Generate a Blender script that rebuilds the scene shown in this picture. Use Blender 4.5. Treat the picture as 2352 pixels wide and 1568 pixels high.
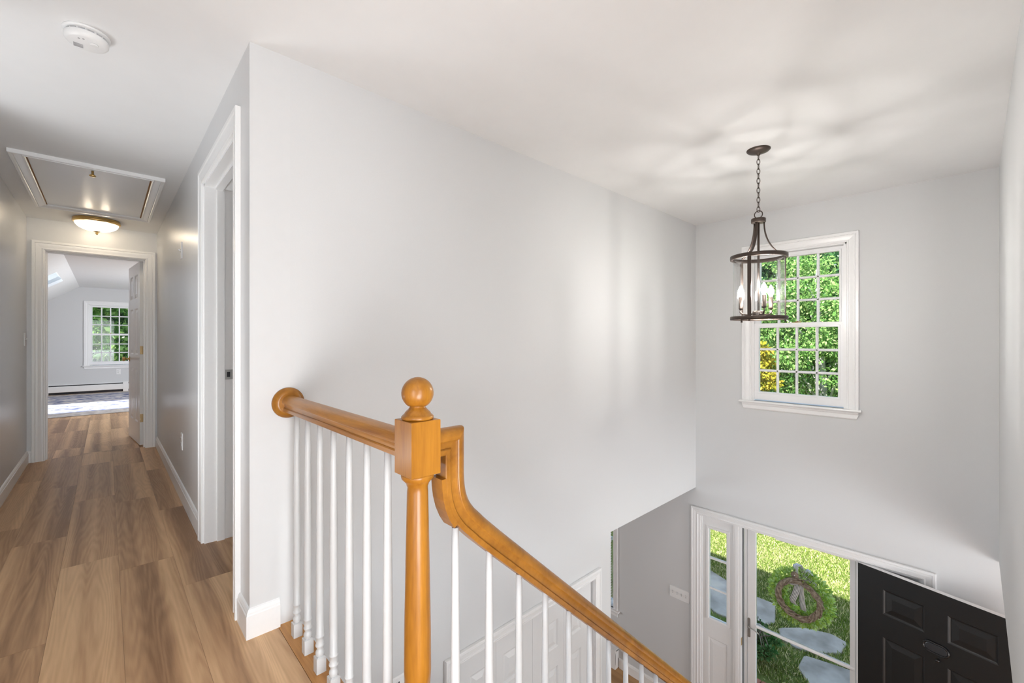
import bpy, math, random
import numpy as np
from mathutils import Vector, Matrix

for o in list(bpy.data.objects):
    bpy.data.objects.remove(o)
SC = bpy.context.scene
COL = SC.collection
PI = math.pi
random.seed(7)
RNG = np.random.default_rng(7)

# ------------------------------------------------------------------ camera
CAMH = 1.135
cam_d = bpy.data.cameras.new('camera')
cam = bpy.data.objects.new('camera', cam_d)
COL.objects.link(cam)
cam.location = (0, 0, CAMH)
cam.rotation_euler = (PI / 2, 0, math.radians(46.8526 - 90))
cam_d.sensor_width = 36
cam_d.lens = 36 * 995.176 / 2352
cam_d.shift_y = (781.74 - 784) / 2352
cam_d.clip_start = 0.03
cam_d.clip_end = 300
SC.camera = cam

# ------------------------------------------------------------------ world, sun, exposure
SUN_EL = 56.0
W = bpy.data.worlds.new('world')
SC.world = W
W.use_nodes = True
wn = W.node_tree
wn.nodes.clear()
wo = wn.nodes.new('ShaderNodeOutputWorld')
wb = wn.nodes.new('ShaderNodeBackground')
ws = wn.nodes.new('ShaderNodeTexSky')
ws.sky_type = 'NISHITA'
ws.sun_disc = False
ws.sun_elevation = math.radians(SUN_EL)
ws.sun_rotation = math.radians(-90)
ws.ozone_density = 2.0
wb.inputs['Strength'].default_value = 0.33
hs = wn.nodes.new('ShaderNodeHueSaturation')
hs.inputs['Saturation'].default_value = 0.80
wn.links.new(ws.outputs[0], hs.inputs['Color'])
wn.links.new(hs.outputs[0], wb.inputs[0])
wn.links.new(wb.outputs[0], wo.inputs[0])

def add_light(name, kind, loc, energy, color=(1, 1, 1), size=None, size_y=None, target=None, radius=None):
    d = bpy.data.lights.new(name, kind)
    d.energy = energy
    d.color = color
    if kind == 'AREA':
        d.shape = 'RECTANGLE'
        d.size = size
        d.size_y = size_y or size
    if radius is not None:
        d.shadow_soft_size = radius
    o = bpy.data.objects.new(name, d)
    COL.objects.link(o)
    o.location = loc
    if target is not None:
        v = Vector(target) - Vector(loc)
        o.rotation_euler = v.to_track_quat('-Z', 'Y').to_euler()
    o['kind'] = 'helper'
    return o

# sun stands behind the house (-X side), so the front lawn near the house is shaded
sd = Vector((math.cos(math.radians(SUN_EL)), 0.03, -math.sin(math.radians(SUN_EL))))
sun = add_light('sun', 'SUN', (-20, 0, 30), 12.0, (1.0, 0.96, 0.88))
sun.data.angle = math.radians(0.6)
sun.rotation_euler = sd.to_track_quat('-Z', 'Y').to_euler()

# area lights added out of view to brighten the rooms; no windows behind them
DAY = (0.975, 0.985, 1.0)
DAY = (0.93, 0.968, 1.0)
DAY = (0.93, 0.968, 1.0)
add_light('hall_fill_light', 'AREA', (-0.05, -2.3, 1.25), 24, DAY, 1.0, 1.7, (0.9, 3.0, 1.3))  # added fill behind the viewpoint; the end wall has no window
add_light('side_room_light', 'AREA', (-1.1, 2.75, 0.4), 14, DAY, 0.8, 0.8, (-0.3, 2.4, 2.278))
add_light('left_fill_light', 'AREA', (-1.5, -0.1, 1.3), 12, DAY, 1.1, 1.5, (1.0, 0.1, 1.2))  # added fill shining in through the unseen left opening
add_light('left_low_fill_light', 'AREA', (-1.2, 0.0, 0.5), 8, DAY, 1.0, 1.0, (1.5, 0.5, 1.8))  # second added fill on that side, lower and aimed upward
add_light('hall_low_fill_light', 'AREA', (-0.05, -0.5, 0.15), 30, DAY, 0.8, 1.2, (-0.05, 3.5, 2.0))  # added near the floor, aimed up along the hall
add_light('foyer_fill_light', 'AREA', (3.2, -3.7, -1.35), 96, (0.90, 0.955, 1.0), 1.8, 1.8, (2.6, 1.2, -0.8))  # unseen fill added below the near stairwell wall
add_light('foyer_low_fill_light', 'AREA', (0.9, -2.4, -1.9), 36, (0.90, 0.955, 1.0), 2.0, 1.8, (4.2, 0.6, 0.9))  # added low fill, aimed up at the front wall
add_light('living_room_fill_light', 'AREA', (1.6, 5.2, -1.4), 27, (0.90, 0.955, 1.0), 1.8, 1.4, (4.0, 2.3, -1.9))  # fill added inside the lower room, away from its window
add_light('bedroom_fill_light', 'AREA', (2.6, 9.5, 1.4), 66, DAY, 1.2, 2.2, (-1.0, 10.5, 1.2))  # added out of view; the bedroom's right wall has no window

SC.view_settings.view_transform = 'Standard'
SC.view_settings.look = 'None'
SC.view_settings.gamma = 1
SC.view_settings.use_curve_mapping = False
SC.view_settings.exposure = 0.74
try:
    SC.cycles.max_bounces = 10
    SC.cycles.diffuse_bounces = 6
    SC.cycles.transparent_max_bounces = 24
    SC.cycles.transmission_bounces = 8
    SC.cycles.caustics_reflective = False
    SC.cycles.caustics_refractive = False
    SC.cycles.sample_clamp_indirect = 8
    SC.cycles.use_denoising = True
except Exception:
    pass

# ------------------------------------------------------------------ materials
def mat(name, color=(0.8, 0.8, 0.8), rough=0.5, metal=0.0, spec=0.5, bump=0.0, bscale=60.0, emit=None, estr=0.0, coat=0.0):
    m = bpy.data.materials.new(name)
    m.use_nodes = True
    nt = m.node_tree
    b = nt.nodes['Principled BSDF']
    b.inputs['Base Color'].default_value = (*color, 1)
    b.inputs['Roughness'].default_value = rough
    b.inputs['Metallic'].default_value = metal
    b.inputs['Specular IOR Level'].default_value = spec
    b.inputs['Coat Weight'].default_value = coat
    b.inputs['Coat Roughness'].default_value = 0.15
    if emit:
        b.inputs['Emission Color'].default_value = (*emit, 1)
        b.inputs['Emission Strength'].default_value = estr
    # a faint unevenness in tone on every painted or metal surface
    tc = nt.nodes.new('ShaderNodeTexCoord')
    nz = nt.nodes.new('ShaderNodeTexNoise')
    nz.inputs['Scale'].default_value = bscale
    nz.inputs['Detail'].default_value = 3
    nt.links.new(tc.outputs['Object'], nz.inputs['Vector'])
    mx = nt.nodes.new('ShaderNodeMix')
    mx.data_type = 'RGBA'
    mx.inputs[6].default_value = (*[c * 0.975 for c in color], 1)
    mx.inputs[7].default_value = (*[min(1, c * 1.015) for c in color], 1)
    nt.links.new(nz.outputs['Fac'], mx.inputs[0])
    nt.links.new(mx.outputs[2], b.inputs['Base Color'])
    if bump > 0:
        bp = nt.nodes.new('ShaderNodeBump')
        bp.inputs['Strength'].default_value = bump
        bp.inputs['Distance'].default_value = 0.002
        nt.links.new(nz.outputs['Fac'], bp.inputs['Height'])
        nt.links.new(bp.outputs[0], b.inputs['Normal'])
    return m

def glass_mat(name, tint=(0.97, 0.99, 0.98), refl=1.0, rough=0.02):
    m = bpy.data.materials.new(name)
    m.use_nodes = True
    nt = m.node_tree
    nt.nodes.clear()
    out = nt.nodes.new('ShaderNodeOutputMaterial')
    tr = nt.nodes.new('ShaderNodeBsdfTransparent')
    tr.inputs[0].default_value = (*tint, 1)
    gl = nt.nodes.new('ShaderNodeBsdfGlossy')
    gl.inputs['Roughness'].default_value = rough
    fr = nt.nodes.new('ShaderNodeFresnel')
    fr.inputs['IOR'].default_value = 1.45
    mu = nt.nodes.new('ShaderNodeMath')
    mu.operation = 'MULTIPLY'
    mu.inputs[1].default_value = refl
    mx = nt.nodes.new('ShaderNodeMixShader')
    nt.links.new(fr.outputs[0], mu.inputs[0])
    nt.links.new(mu.outputs[0], mx.inputs[0])
    nt.links.new(tr.outputs[0], mx.inputs[1])
    nt.links.new(gl.outputs[0], mx.inputs[2])
    nt.links.new(mx.outputs[0], out.inputs[0])
    return m

def ramp(nt, stops):
    r = nt.nodes.new('ShaderNodeValToRGB')
    el = r.color_ramp.elements
    while len(el) > 1:
        el.remove(el[-1])
    el[0].position = stops[0][0]
    el[0].color = (*stops[0][1], 1)
    for p, c in stops[1:]:
        e = el.new(p)
        e.color = (*c, 1)
    return r

def plank_mat(name, dark, mid, light, rough=0.38, along='Y', strip=0.0708):
    """laminate: each board shifts the pattern by its own random value; strips within the board vary too"""
    m = bpy.data.materials.new(name)
    m.use_nodes = True
    nt = m.node_tree
    L = nt.links
    b = nt.nodes['Principled BSDF']
    b.inputs['Roughness'].default_value = rough
    b.inputs['Specular IOR Level'].default_value = 0.32
    ge = nt.nodes.new('ShaderNodeNewGeometry')
    oi = nt.nodes.new('ShaderNodeObjectInfo')
    sep = nt.nodes.new('ShaderNodeSeparateXYZ')
    L.new(ge.outputs['Position'], sep.inputs[0])
    off = nt.nodes.new('ShaderNodeMath'); off.operation = 'MULTIPLY'; off.inputs[1].default_value = 57.0
    L.new(oi.outputs['Random'], off.inputs[0])
    a, c = ('Y', 'X') if along == 'Y' else ('X', 'Y')
    # long coordinate squeezed, cross coordinate kept
    ml = nt.nodes.new('ShaderNodeMath'); ml.operation = 'MULTIPLY_ADD'
    ml.inputs[1].default_value = 0.055
    L.new(sep.outputs[a], ml.inputs[0]); L.new(off.outputs[0], ml.inputs[2])
    comb = nt.nodes.new('ShaderNodeCombineXYZ')
    L.new(sep.outputs[c], comb.inputs[0]); L.new(ml.outputs[0], comb.inputs[1]); L.new(off.outputs[0], comb.inputs[2])
    # broad flowing figure
    n1 = nt.nodes.new('ShaderNodeTexNoise')
    n1.inputs['Scale'].default_value = 8.5; n1.inputs['Detail'].default_value = 1.5; n1.inputs['Distortion'].default_value = 0.15
    L.new(comb.outputs[0], n1.inputs['Vector'])
    # ring lines = sine of the figure
    s1 = nt.nodes.new('ShaderNodeMath'); s1.operation = 'MULTIPLY'; s1.inputs[1].default_value = 150.0
    L.new(n1.outputs['Fac'], s1.inputs[0])
    s2 = nt.nodes.new('ShaderNodeMath'); s2.operation = 'SINE'
    L.new(s1.outputs[0], s2.inputs[0])
    # fine pores
    n2 = nt.nodes.new('ShaderNodeTexNoise')
    n2.inputs['Scale'].default_value = 130.0; n2.inputs['Detail'].default_value = 3.0
    L.new(comb.outputs[0], n2.inputs['Vector'])
    # strip tone (three strips to a board)
    st = nt.nodes.new('ShaderNodeMath'); st.operation = 'DIVIDE'; st.inputs[1].default_value = strip
    L.new(sep.outputs[c], st.inputs[0])
    wv = nt.nodes.new('ShaderNodeTexNoise'); wv.inputs['Scale'].default_value = 0.9; wv.inputs['Detail'].default_value = 1.0
    c2 = nt.nodes.new('ShaderNodeCombineXYZ')
    L.new(st.outputs[0], c2.inputs[0]); L.new(ml.outputs[0], c2.inputs[1]); L.new(off.outputs[0], c2.inputs[2])
    L.new(c2.outputs[0], wv.inputs['Vector'])
    # sum
    def add(x, k, y=None, yv=0.0):
        q = nt.nodes.new('ShaderNodeMath'); q.operation = 'MULTIPLY_ADD'; q.inputs[1].default_value = k
        L.new(x, q.inputs[0])
        if y is not None: L.new(y, q.inputs[2])
        else: q.inputs[2].default_value = yv
        return q.outputs[0]
    v = add(wv.outputs['Fac'], 1.7, None, -0.57)
    v = add(s2.outputs[0], 0.06, v)
    v = add(n2.outputs['Fac'], 0.30, v)
    v = add(v, 1.0, None, -0.07)
    v = add(oi.outputs['Random'], 0.30, v)
    v2 = add(v, 1.0, None, -0.00)
    rp = ramp(nt, [(0.08, dark), (0.45, mid), (0.92, light)])
    L.new(v2, rp.inputs[0])
    L.new(rp.outputs[0], b.inputs['Base Color'])
    bp = nt.nodes.new('ShaderNodeBump'); bp.inputs['Strength'].default_value = 0.12; bp.inputs['Distance'].default_value = 0.001
    L.new(n2.outputs['Fac'], bp.inputs['Height']); L.new(bp.outputs[0], b.inputs['Normal'])
    return m

def oak_mat(name, dark, light, axis='Z', rough=0.33):
    m = bpy.data.materials.new(name)
    m.use_nodes = True
    nt = m.node_tree
    L = nt.links
    b = nt.nodes['Principled BSDF']
    b.inputs['Roughness'].default_value = rough
    b.inputs['Coat Weight'].default_value = 0.22
    b.inputs['Specular IOR Level'].default_value = 0.35
    b.inputs['Coat Roughness'].default_value = 0.18
    ge = nt.nodes.new('ShaderNodeNewGeometry')
    mp = nt.nodes.new('ShaderNodeMapping')
    k = {'X': (0.7, 9, 9), 'Y': (9, 0.7, 9), 'Z': (9, 9, 0.7), 'N': (3, 3, 3)}[axis]
    mp.inputs['Scale'].default_value = k
    L.new(ge.outputs['Position'], mp.inputs['Vector'])
    n = nt.nodes.new('ShaderNodeTexNoise'); n.inputs['Scale'].default_value = 2.2; n.inputs['Detail'].default_value = 5; n.inputs['Distortion'].default_value = 0.6
    L.new(mp.outputs[0], n.inputs['Vector'])
    n2 = nt.nodes.new('ShaderNodeTexNoise'); n2.inputs['Scale'].default_value = 24; n2.inputs['Detail'].default_value = 2
    L.new(mp.outputs[0], n2.inputs['Vector'])
    q = nt.nodes.new('ShaderNodeMath'); q.operation = 'MULTIPLY_ADD'; q.inputs[1].default_value = 0.25
    L.new(n2.outputs['Fac'], q.inputs[0]); L.new(n.outputs['Fac'], q.inputs[2])
    rp = ramp(nt, [(0.40, dark), (0.78, light)])
    L.new(q.outputs[0], rp.inputs[0]); L.new(rp.outputs[0], b.inputs['Base Color'])
    return m

def leaf_mat(name, c1, c2, c3, trans=0.35):
    m = bpy.data.materials.new(name)
    m.use_nodes = True
    nt = m.node_tree
    L = nt.links
    nt.nodes.clear()
    out = nt.nodes.new('ShaderNodeOutputMaterial')
    ge = nt.nodes.new('ShaderNodeNewGeometry')
    rp = ramp(nt, [(0.0, c1), (0.5, c2), (1.0, c3)])
    L.new(ge.outputs['Random Per Island'], rp.inputs[0])
    d = nt.nodes.new('ShaderNodeBsdfDiffuse'); t = nt.nodes.new('ShaderNodeBsdfTranslucent')
    mx = nt.nodes.new('ShaderNodeMixShader'); mx.inputs[0].default_value = trans
    L.new(rp.outputs[0], d.inputs[0]); L.new(rp.outputs[0], t.inputs[0])
    L.new(d.outputs[0], mx.inputs[1]); L.new(t.outputs[0], mx.inputs[2]); L.new(mx.outputs[0], out.inputs[0])
    return m

def noise_mat(name, stops, scale=4.0, detail=6, rough=0.9, bump=0.3, stretch=(1, 1, 1), coord='pos', bdist=0.01):
    m = bpy.data.materials.new(name)
    m.use_nodes = True
    nt = m.node_tree
    L = nt.links
    b = nt.nodes['Principled BSDF']
    b.inputs['Roughness'].default_value = rough
    b.inputs['Specular IOR Level'].default_value = 0.2
    if coord == 'pos':
        s = nt.nodes.new('ShaderNodeNewGeometry').outputs['Position']
    else:
        s = nt.nodes.new('ShaderNodeTexCoord').outputs['Object']
    mp = nt.nodes.new('ShaderNodeMapping'); mp.inputs['Scale'].default_value = stretch
    L.new(s, mp.inputs['Vector'])
    n = nt.nodes.new('ShaderNodeTexNoise'); n.inputs['Scale'].default_value = scale; n.inputs['Detail'].default_value = detail
    L.new(mp.outputs[0], n.inputs['Vector'])
    rp = ramp(nt, stops)
    L.new(n.outputs['Fac'], rp.inputs[0]); L.new(rp.outputs[0], b.inputs['Base Color'])
    bp = nt.nodes.new('ShaderNodeBump'); bp.inputs['Strength'].default_value = bump; bp.inputs['Distance'].default_value = bdist
    L.new(n.outputs['Fac'], bp.inputs['Height']); L.new(bp.outputs[0], b.inputs['Normal'])
    return m

M = {}
M['wall'] = mat('wall_paint', (0.66, 0.665, 0.67), 0.75, spec=0.15, bump=0.05, bscale=180)
M['hall_wall'] = mat('hall_wall_paint', (0.66, 0.665, 0.67), 0.30, spec=0.5, bump=0.10, bscale=22)
M['ceiling'] = mat('ceiling_paint', (0.82, 0.82, 0.82), 0.55, spec=0.3, bump=0.10, bscale=9)
M['trim'] = mat('white_trim_enamel', (0.85, 0.85, 0.85), 0.30, spec=0.5)
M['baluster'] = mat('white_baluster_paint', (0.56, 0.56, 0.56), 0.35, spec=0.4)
M['white_door'] = mat('white_door_paint', (0.77, 0.775, 0.78), 0.28, spec=0.5)
M['sash'] = mat('white_vinyl', (0.86, 0.86, 0.87), 0.35)
M['plastic'] = mat('white_plastic', (0.84, 0.84, 0.84), 0.35)
M['slot'] = mat('dark_slot', (0.02, 0.02, 0.025), 0.7)
M['vent_grey'] = mat('grey_vent_slot', (0.42, 0.42, 0.43), 0.6)
M['plank'] = plank_mat('laminate_board', (0.27, 0.145, 0.072), (0.50, 0.30, 0.16), (0.76, 0.50, 0.28), rough=0.42)
M['lower_plank'] = plank_mat('oak_board', (0.22, 0.12, 0.055), (0.36, 0.20, 0.09), (0.5, 0.3, 0.14), strip=0.09)
M['rail'] = oak_mat('honey_maple_rail', (0.17, 0.058, 0.004), (0.41, 0.170, 0.020), 'N')
M['rail_y'] = oak_mat('honey_maple_long', (0.23, 0.080, 0.006), (0.46, 0.195, 0.026), 'Y')
M['rail_z'] = oak_mat('honey_maple_upright', (0.20, 0.068, 0.004), (0.40, 0.165, 0.016), 'Z')
M['nosing'] = oak_mat('honey_oak_nosing', (0.36, 0.155, 0.04), (0.62, 0.31, 0.09), 'Y', 0.35)
M['bronze'] = mat('oil_rubbed_bronze', (0.085, 0.065, 0.055), 0.38, metal=0.75, spec=0.5)
M['brass'] = mat('antique_brass', (0.62, 0.42, 0.16), 0.28, metal=0.9)
M['hinge'] = mat('aged_brass_hinge', (0.40, 0.28, 0.14), 0.40, metal=0.7)
M['nickel'] = mat('satin_nickel', (0.50, 0.49, 0.47), 0.32, metal=0.85)
M['black'] = mat('black_door_paint', (0.009, 0.010, 0.011), 0.34, spec=0.5, bump=0.25, bscale=260)
M['black_trim'] = mat('black_metal', (0.01, 0.01, 0.011), 0.28, metal=0.2)
M['viewer'] = mat('dark_viewer_lens', (0.03, 0.033, 0.038), 0.22)
M['glass'] = glass_mat('window_glass', (0.97, 0.985, 0.98), 0.5)
M['roof_glass'] = glass_mat('tinted_roof_glass', (0.42, 0.45, 0.46), 0.5)
M['lantern_glass'] = glass_mat('clear_lantern_glass', (0.985, 0.985, 0.98), 0.50, 0.08)
M['bulb'] = mat('lit_bulb', (1, 0.9, 0.75), 0.3, emit=(1.0, 0.96, 0.915), estr=300)
M['hall_bulb'] = mat('lit_hall_bulb', (1, 0.9, 0.75), 0.3, emit=(1.0, 0.90, 0.76), estr=85)
M['raw_wood'] = mat('bare_pine_edge', (0.30, 0.15, 0.06), 0.7)
M['weather'] = mat('weatherstrip', (0.05, 0.06, 0.065), 0.6)
M['bark'] = noise_mat('bark', [(0.3, (0.10, 0.075, 0.055)), (0.7, (0.30, 0.25, 0.20))], 6, stretch=(3, 3, 0.6))
M['pale_bark'] = noise_mat('pale_bark', [(0.3, (0.35, 0.33, 0.30)), (0.7, (0.72, 0.70, 0.66))], 5, stretch=(3, 3, 1))
M['lawn'] = noise_mat('lawn_soil', [(0.25, (0.045, 0.06, 0.018)), (0.5, (0.11, 0.15, 0.035)), (0.75, (0.24, 0.22, 0.11))], 3.5, 8, bump=0.5)
M['stone'] = noise_mat('bluestone', [(0.3, (0.22, 0.20, 0.17)), (0.6, (0.44, 0.40, 0.35)), (0.8, (0.54, 0.48, 0.39))], 2.6, 7, 0.8, 0.3)
M['brick'] = noise_mat('red_brick', [(0.3, (0.25, 0.09, 0.06)), (0.7, (0.42, 0.18, 0.12))], 14, 5)
M['twig'] = noise_mat('grapevine', [(0.3, (0.20, 0.14, 0.10)), (0.7, (0.58, 0.46, 0.36))], 40, 4, 0.9, 0.8)
M['leaf'] = leaf_mat('maple_leaves', (0.05, 0.14, 0.03), (0.16, 0.31, 0.08), (0.42, 0.56, 0.21))
M['leaf_dark'] = leaf_mat('dark_leaves', (0.015, 0.05, 0.022), (0.04, 0.12, 0.045), (0.12, 0.22, 0.08))
M['leaf_yellow'] = leaf_mat('yellow_leaves', (0.16, 0.20, 0.02), (0.34, 0.28, 0.03), (0.50, 0.40, 0.07))
M['grass'] = leaf_mat('grass_blades', (0.08, 0.15, 0.015), (0.21, 0.29, 0.06), (0.80, 0.70, 0.40), 0.3)
M['wreath_leaf'] = leaf_mat('wreath_leaves', (0.26, 0.42, 0.12), (0.56, 0.72, 0.14), (0.72, 0.86, 0.50), 0.35)
M['shrub_leaf'] = leaf_mat('shrub_leaves', (0.03, 0.11, 0.03), (0.08, 0.20, 0.06), (0.16, 0.30, 0.12), 0.3)
M['siding'] = mat('white_siding', (0.75, 0.75, 0.73), 0.6)
M['lower_rug'] = noise_mat('dark_plum_rug', [(0.3, (0.03, 0.015, 0.015)), (0.7, (0.07, 0.035, 0.03))], 30)

# translucent lit shade of the flush light
def shade_mat():
    m = bpy.data.materials.new('alabaster_glass')
    m.use_nodes = True
    nt = m.node_tree; L = nt.links
    nt.nodes.clear()
    out = nt.nodes.new('ShaderNodeOutputMaterial')
    tl = nt.nodes.new('ShaderNodeBsdfTranslucent'); tl.inputs[0].default_value = (1.0, 0.93, 0.80, 1)
    df = nt.nodes.new('ShaderNodeBsdfPrincipled'); df.inputs['Base Color'].default_value = (0.9, 0.86, 0.78, 1); df.inputs['Roughness'].default_value = 0.25
    nz = nt.nodes.new('ShaderNodeTexNoise'); nz.inputs['Scale'].default_value = 9
    ma = nt.nodes.new('ShaderNodeMath'); ma.operation = 'MULTIPLY_ADD'; ma.inputs[1].default_value = 0.2; ma.inputs[2].default_value = 0.55
    mx = nt.nodes.new('ShaderNodeMixShader')
    L.new(nz.outputs['Fac'], ma.inputs[0]); L.new(ma.outputs[0], mx.inputs[0])
    L.new(df.outputs[0], mx.inputs[1]); L.new(tl.outputs[0], mx.inputs[2])
    tp = nt.nodes.new('ShaderNodeBsdfTransparent'); tp.inputs[0].default_value = (1.0, 0.95, 0.86, 1)
    m2 = nt.nodes.new('ShaderNodeMixShader'); m2.inputs[0].default_value = 0.35
    L.new(mx.outputs[0], m2.inputs[1]); L.new(tp.outputs[0], m2.inputs[2]); L.new(m2.outputs[0], out.inputs[0])
    return m
M['shade'] = shade_mat()

def ribbon_mat():
    m = bpy.data.materials.new('striped_ribbon')
    m.use_nodes = True
    nt = m.node_tree; L = nt.links
    b = nt.nodes['Principled BSDF']; b.inputs['Roughness'].default_value = 0.8
    uv = nt.nodes.new('ShaderNodeUVMap'); uv.uv_map = 'UVMap'
    sp = nt.nodes.new('ShaderNodeSeparateXYZ'); L.new(uv.outputs[0], sp.inputs[0])
    a = nt.nodes.new('ShaderNodeMath'); a.operation = 'MULTIPLY'; a.inputs[1].default_value = 5.0; L.new(sp.outputs[0], a.inputs[0])
    f = nt.nodes.new('ShaderNodeMath'); f.operation = 'FRACT'; L.new(a.outputs[0], f.inputs[0])
    g = nt.nodes.new('ShaderNodeMath'); g.operation = 'GREATER_THAN'; g.inputs[1].default_value = 0.70; L.new(f.outputs[0], g.inputs[0])
    mx = nt.nodes.new('ShaderNodeMix'); mx.data_type = 'RGBA'
    mx.inputs[6].default_value = (0.92, 0.88, 0.87, 1); mx.inputs[7].default_value = (0.03, 0.03, 0.06, 1)
    L.new(g.outputs[0], mx.inputs[0]); L.new(mx.outputs[2], b.inputs['Base Color'])
    return m
M['ribbon'] = ribbon_mat()

def rug_mat():
    m = bpy.data.materials.new('faded_oriental_rug')
    m.use_nodes = True
    nt = m.node_tree; L = nt.links
    b = nt.nodes['Principled BSDF']; b.inputs['Roughness'].default_value = 0.95; b.inputs['Specular IOR Level'].default_value = 0.1
    tc = nt.nodes.new('ShaderNodeTexCoord')
    n = nt.nodes.new('ShaderNodeTexNoise'); n.inputs['Scale'].default_value = 5.5; n.inputs['Detail'].default_value = 7; n.inputs['Distortion'].default_value = 1.2
    L.new(tc.outputs['Object'], n.inputs['Vector'])
    rp = ramp(nt, [(0.36, (0.13, 0.15, 0.27)), (0.5, (0.42, 0.42, 0.48)), (0.62, (0.66, 0.62, 0.58))])
    L.new(n.outputs['Fac'], rp.inputs[0])
    vo = nt.nodes.new('ShaderNodeTexVoronoi'); vo.inputs['Scale'].default_value = 6
    L.new(tc.outputs['Object'], vo.inputs['Vector'])
    r2 = ramp(nt, [(0.0, (0.5, 0.5, 0.55)), (0.5, (1, 1, 1))])
    L.new(vo.outputs['Distance'], r2.inputs[0])
    mu = nt.nodes.new('ShaderNodeMix'); mu.data_type = 'RGBA'; mu.blend_type = 'MULTIPLY'; mu.inputs[0].default_value = 0.6
    L.new(rp.outputs[0], mu.inputs[6]); L.new(r2.outputs[0], mu.inputs[7]); L.new(mu.outputs[2], b.inputs['Base Color'])
    return m
M['rug'] = rug_mat()
M['rug_border'] = noise_mat('rug_border', [(0.35, (0.34, 0.31, 0.31)), (0.65, (0.60, 0.57, 0.54))], 12, 5, 0.95, 0.3, coord='obj')
M['rug_band'] = noise_mat('rug_band', [(0.35, (0.10, 0.12, 0.24)), (0.65, (0.36, 0.37, 0.46))], 16, 5, 0.95, 0.3, coord='obj')

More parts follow.
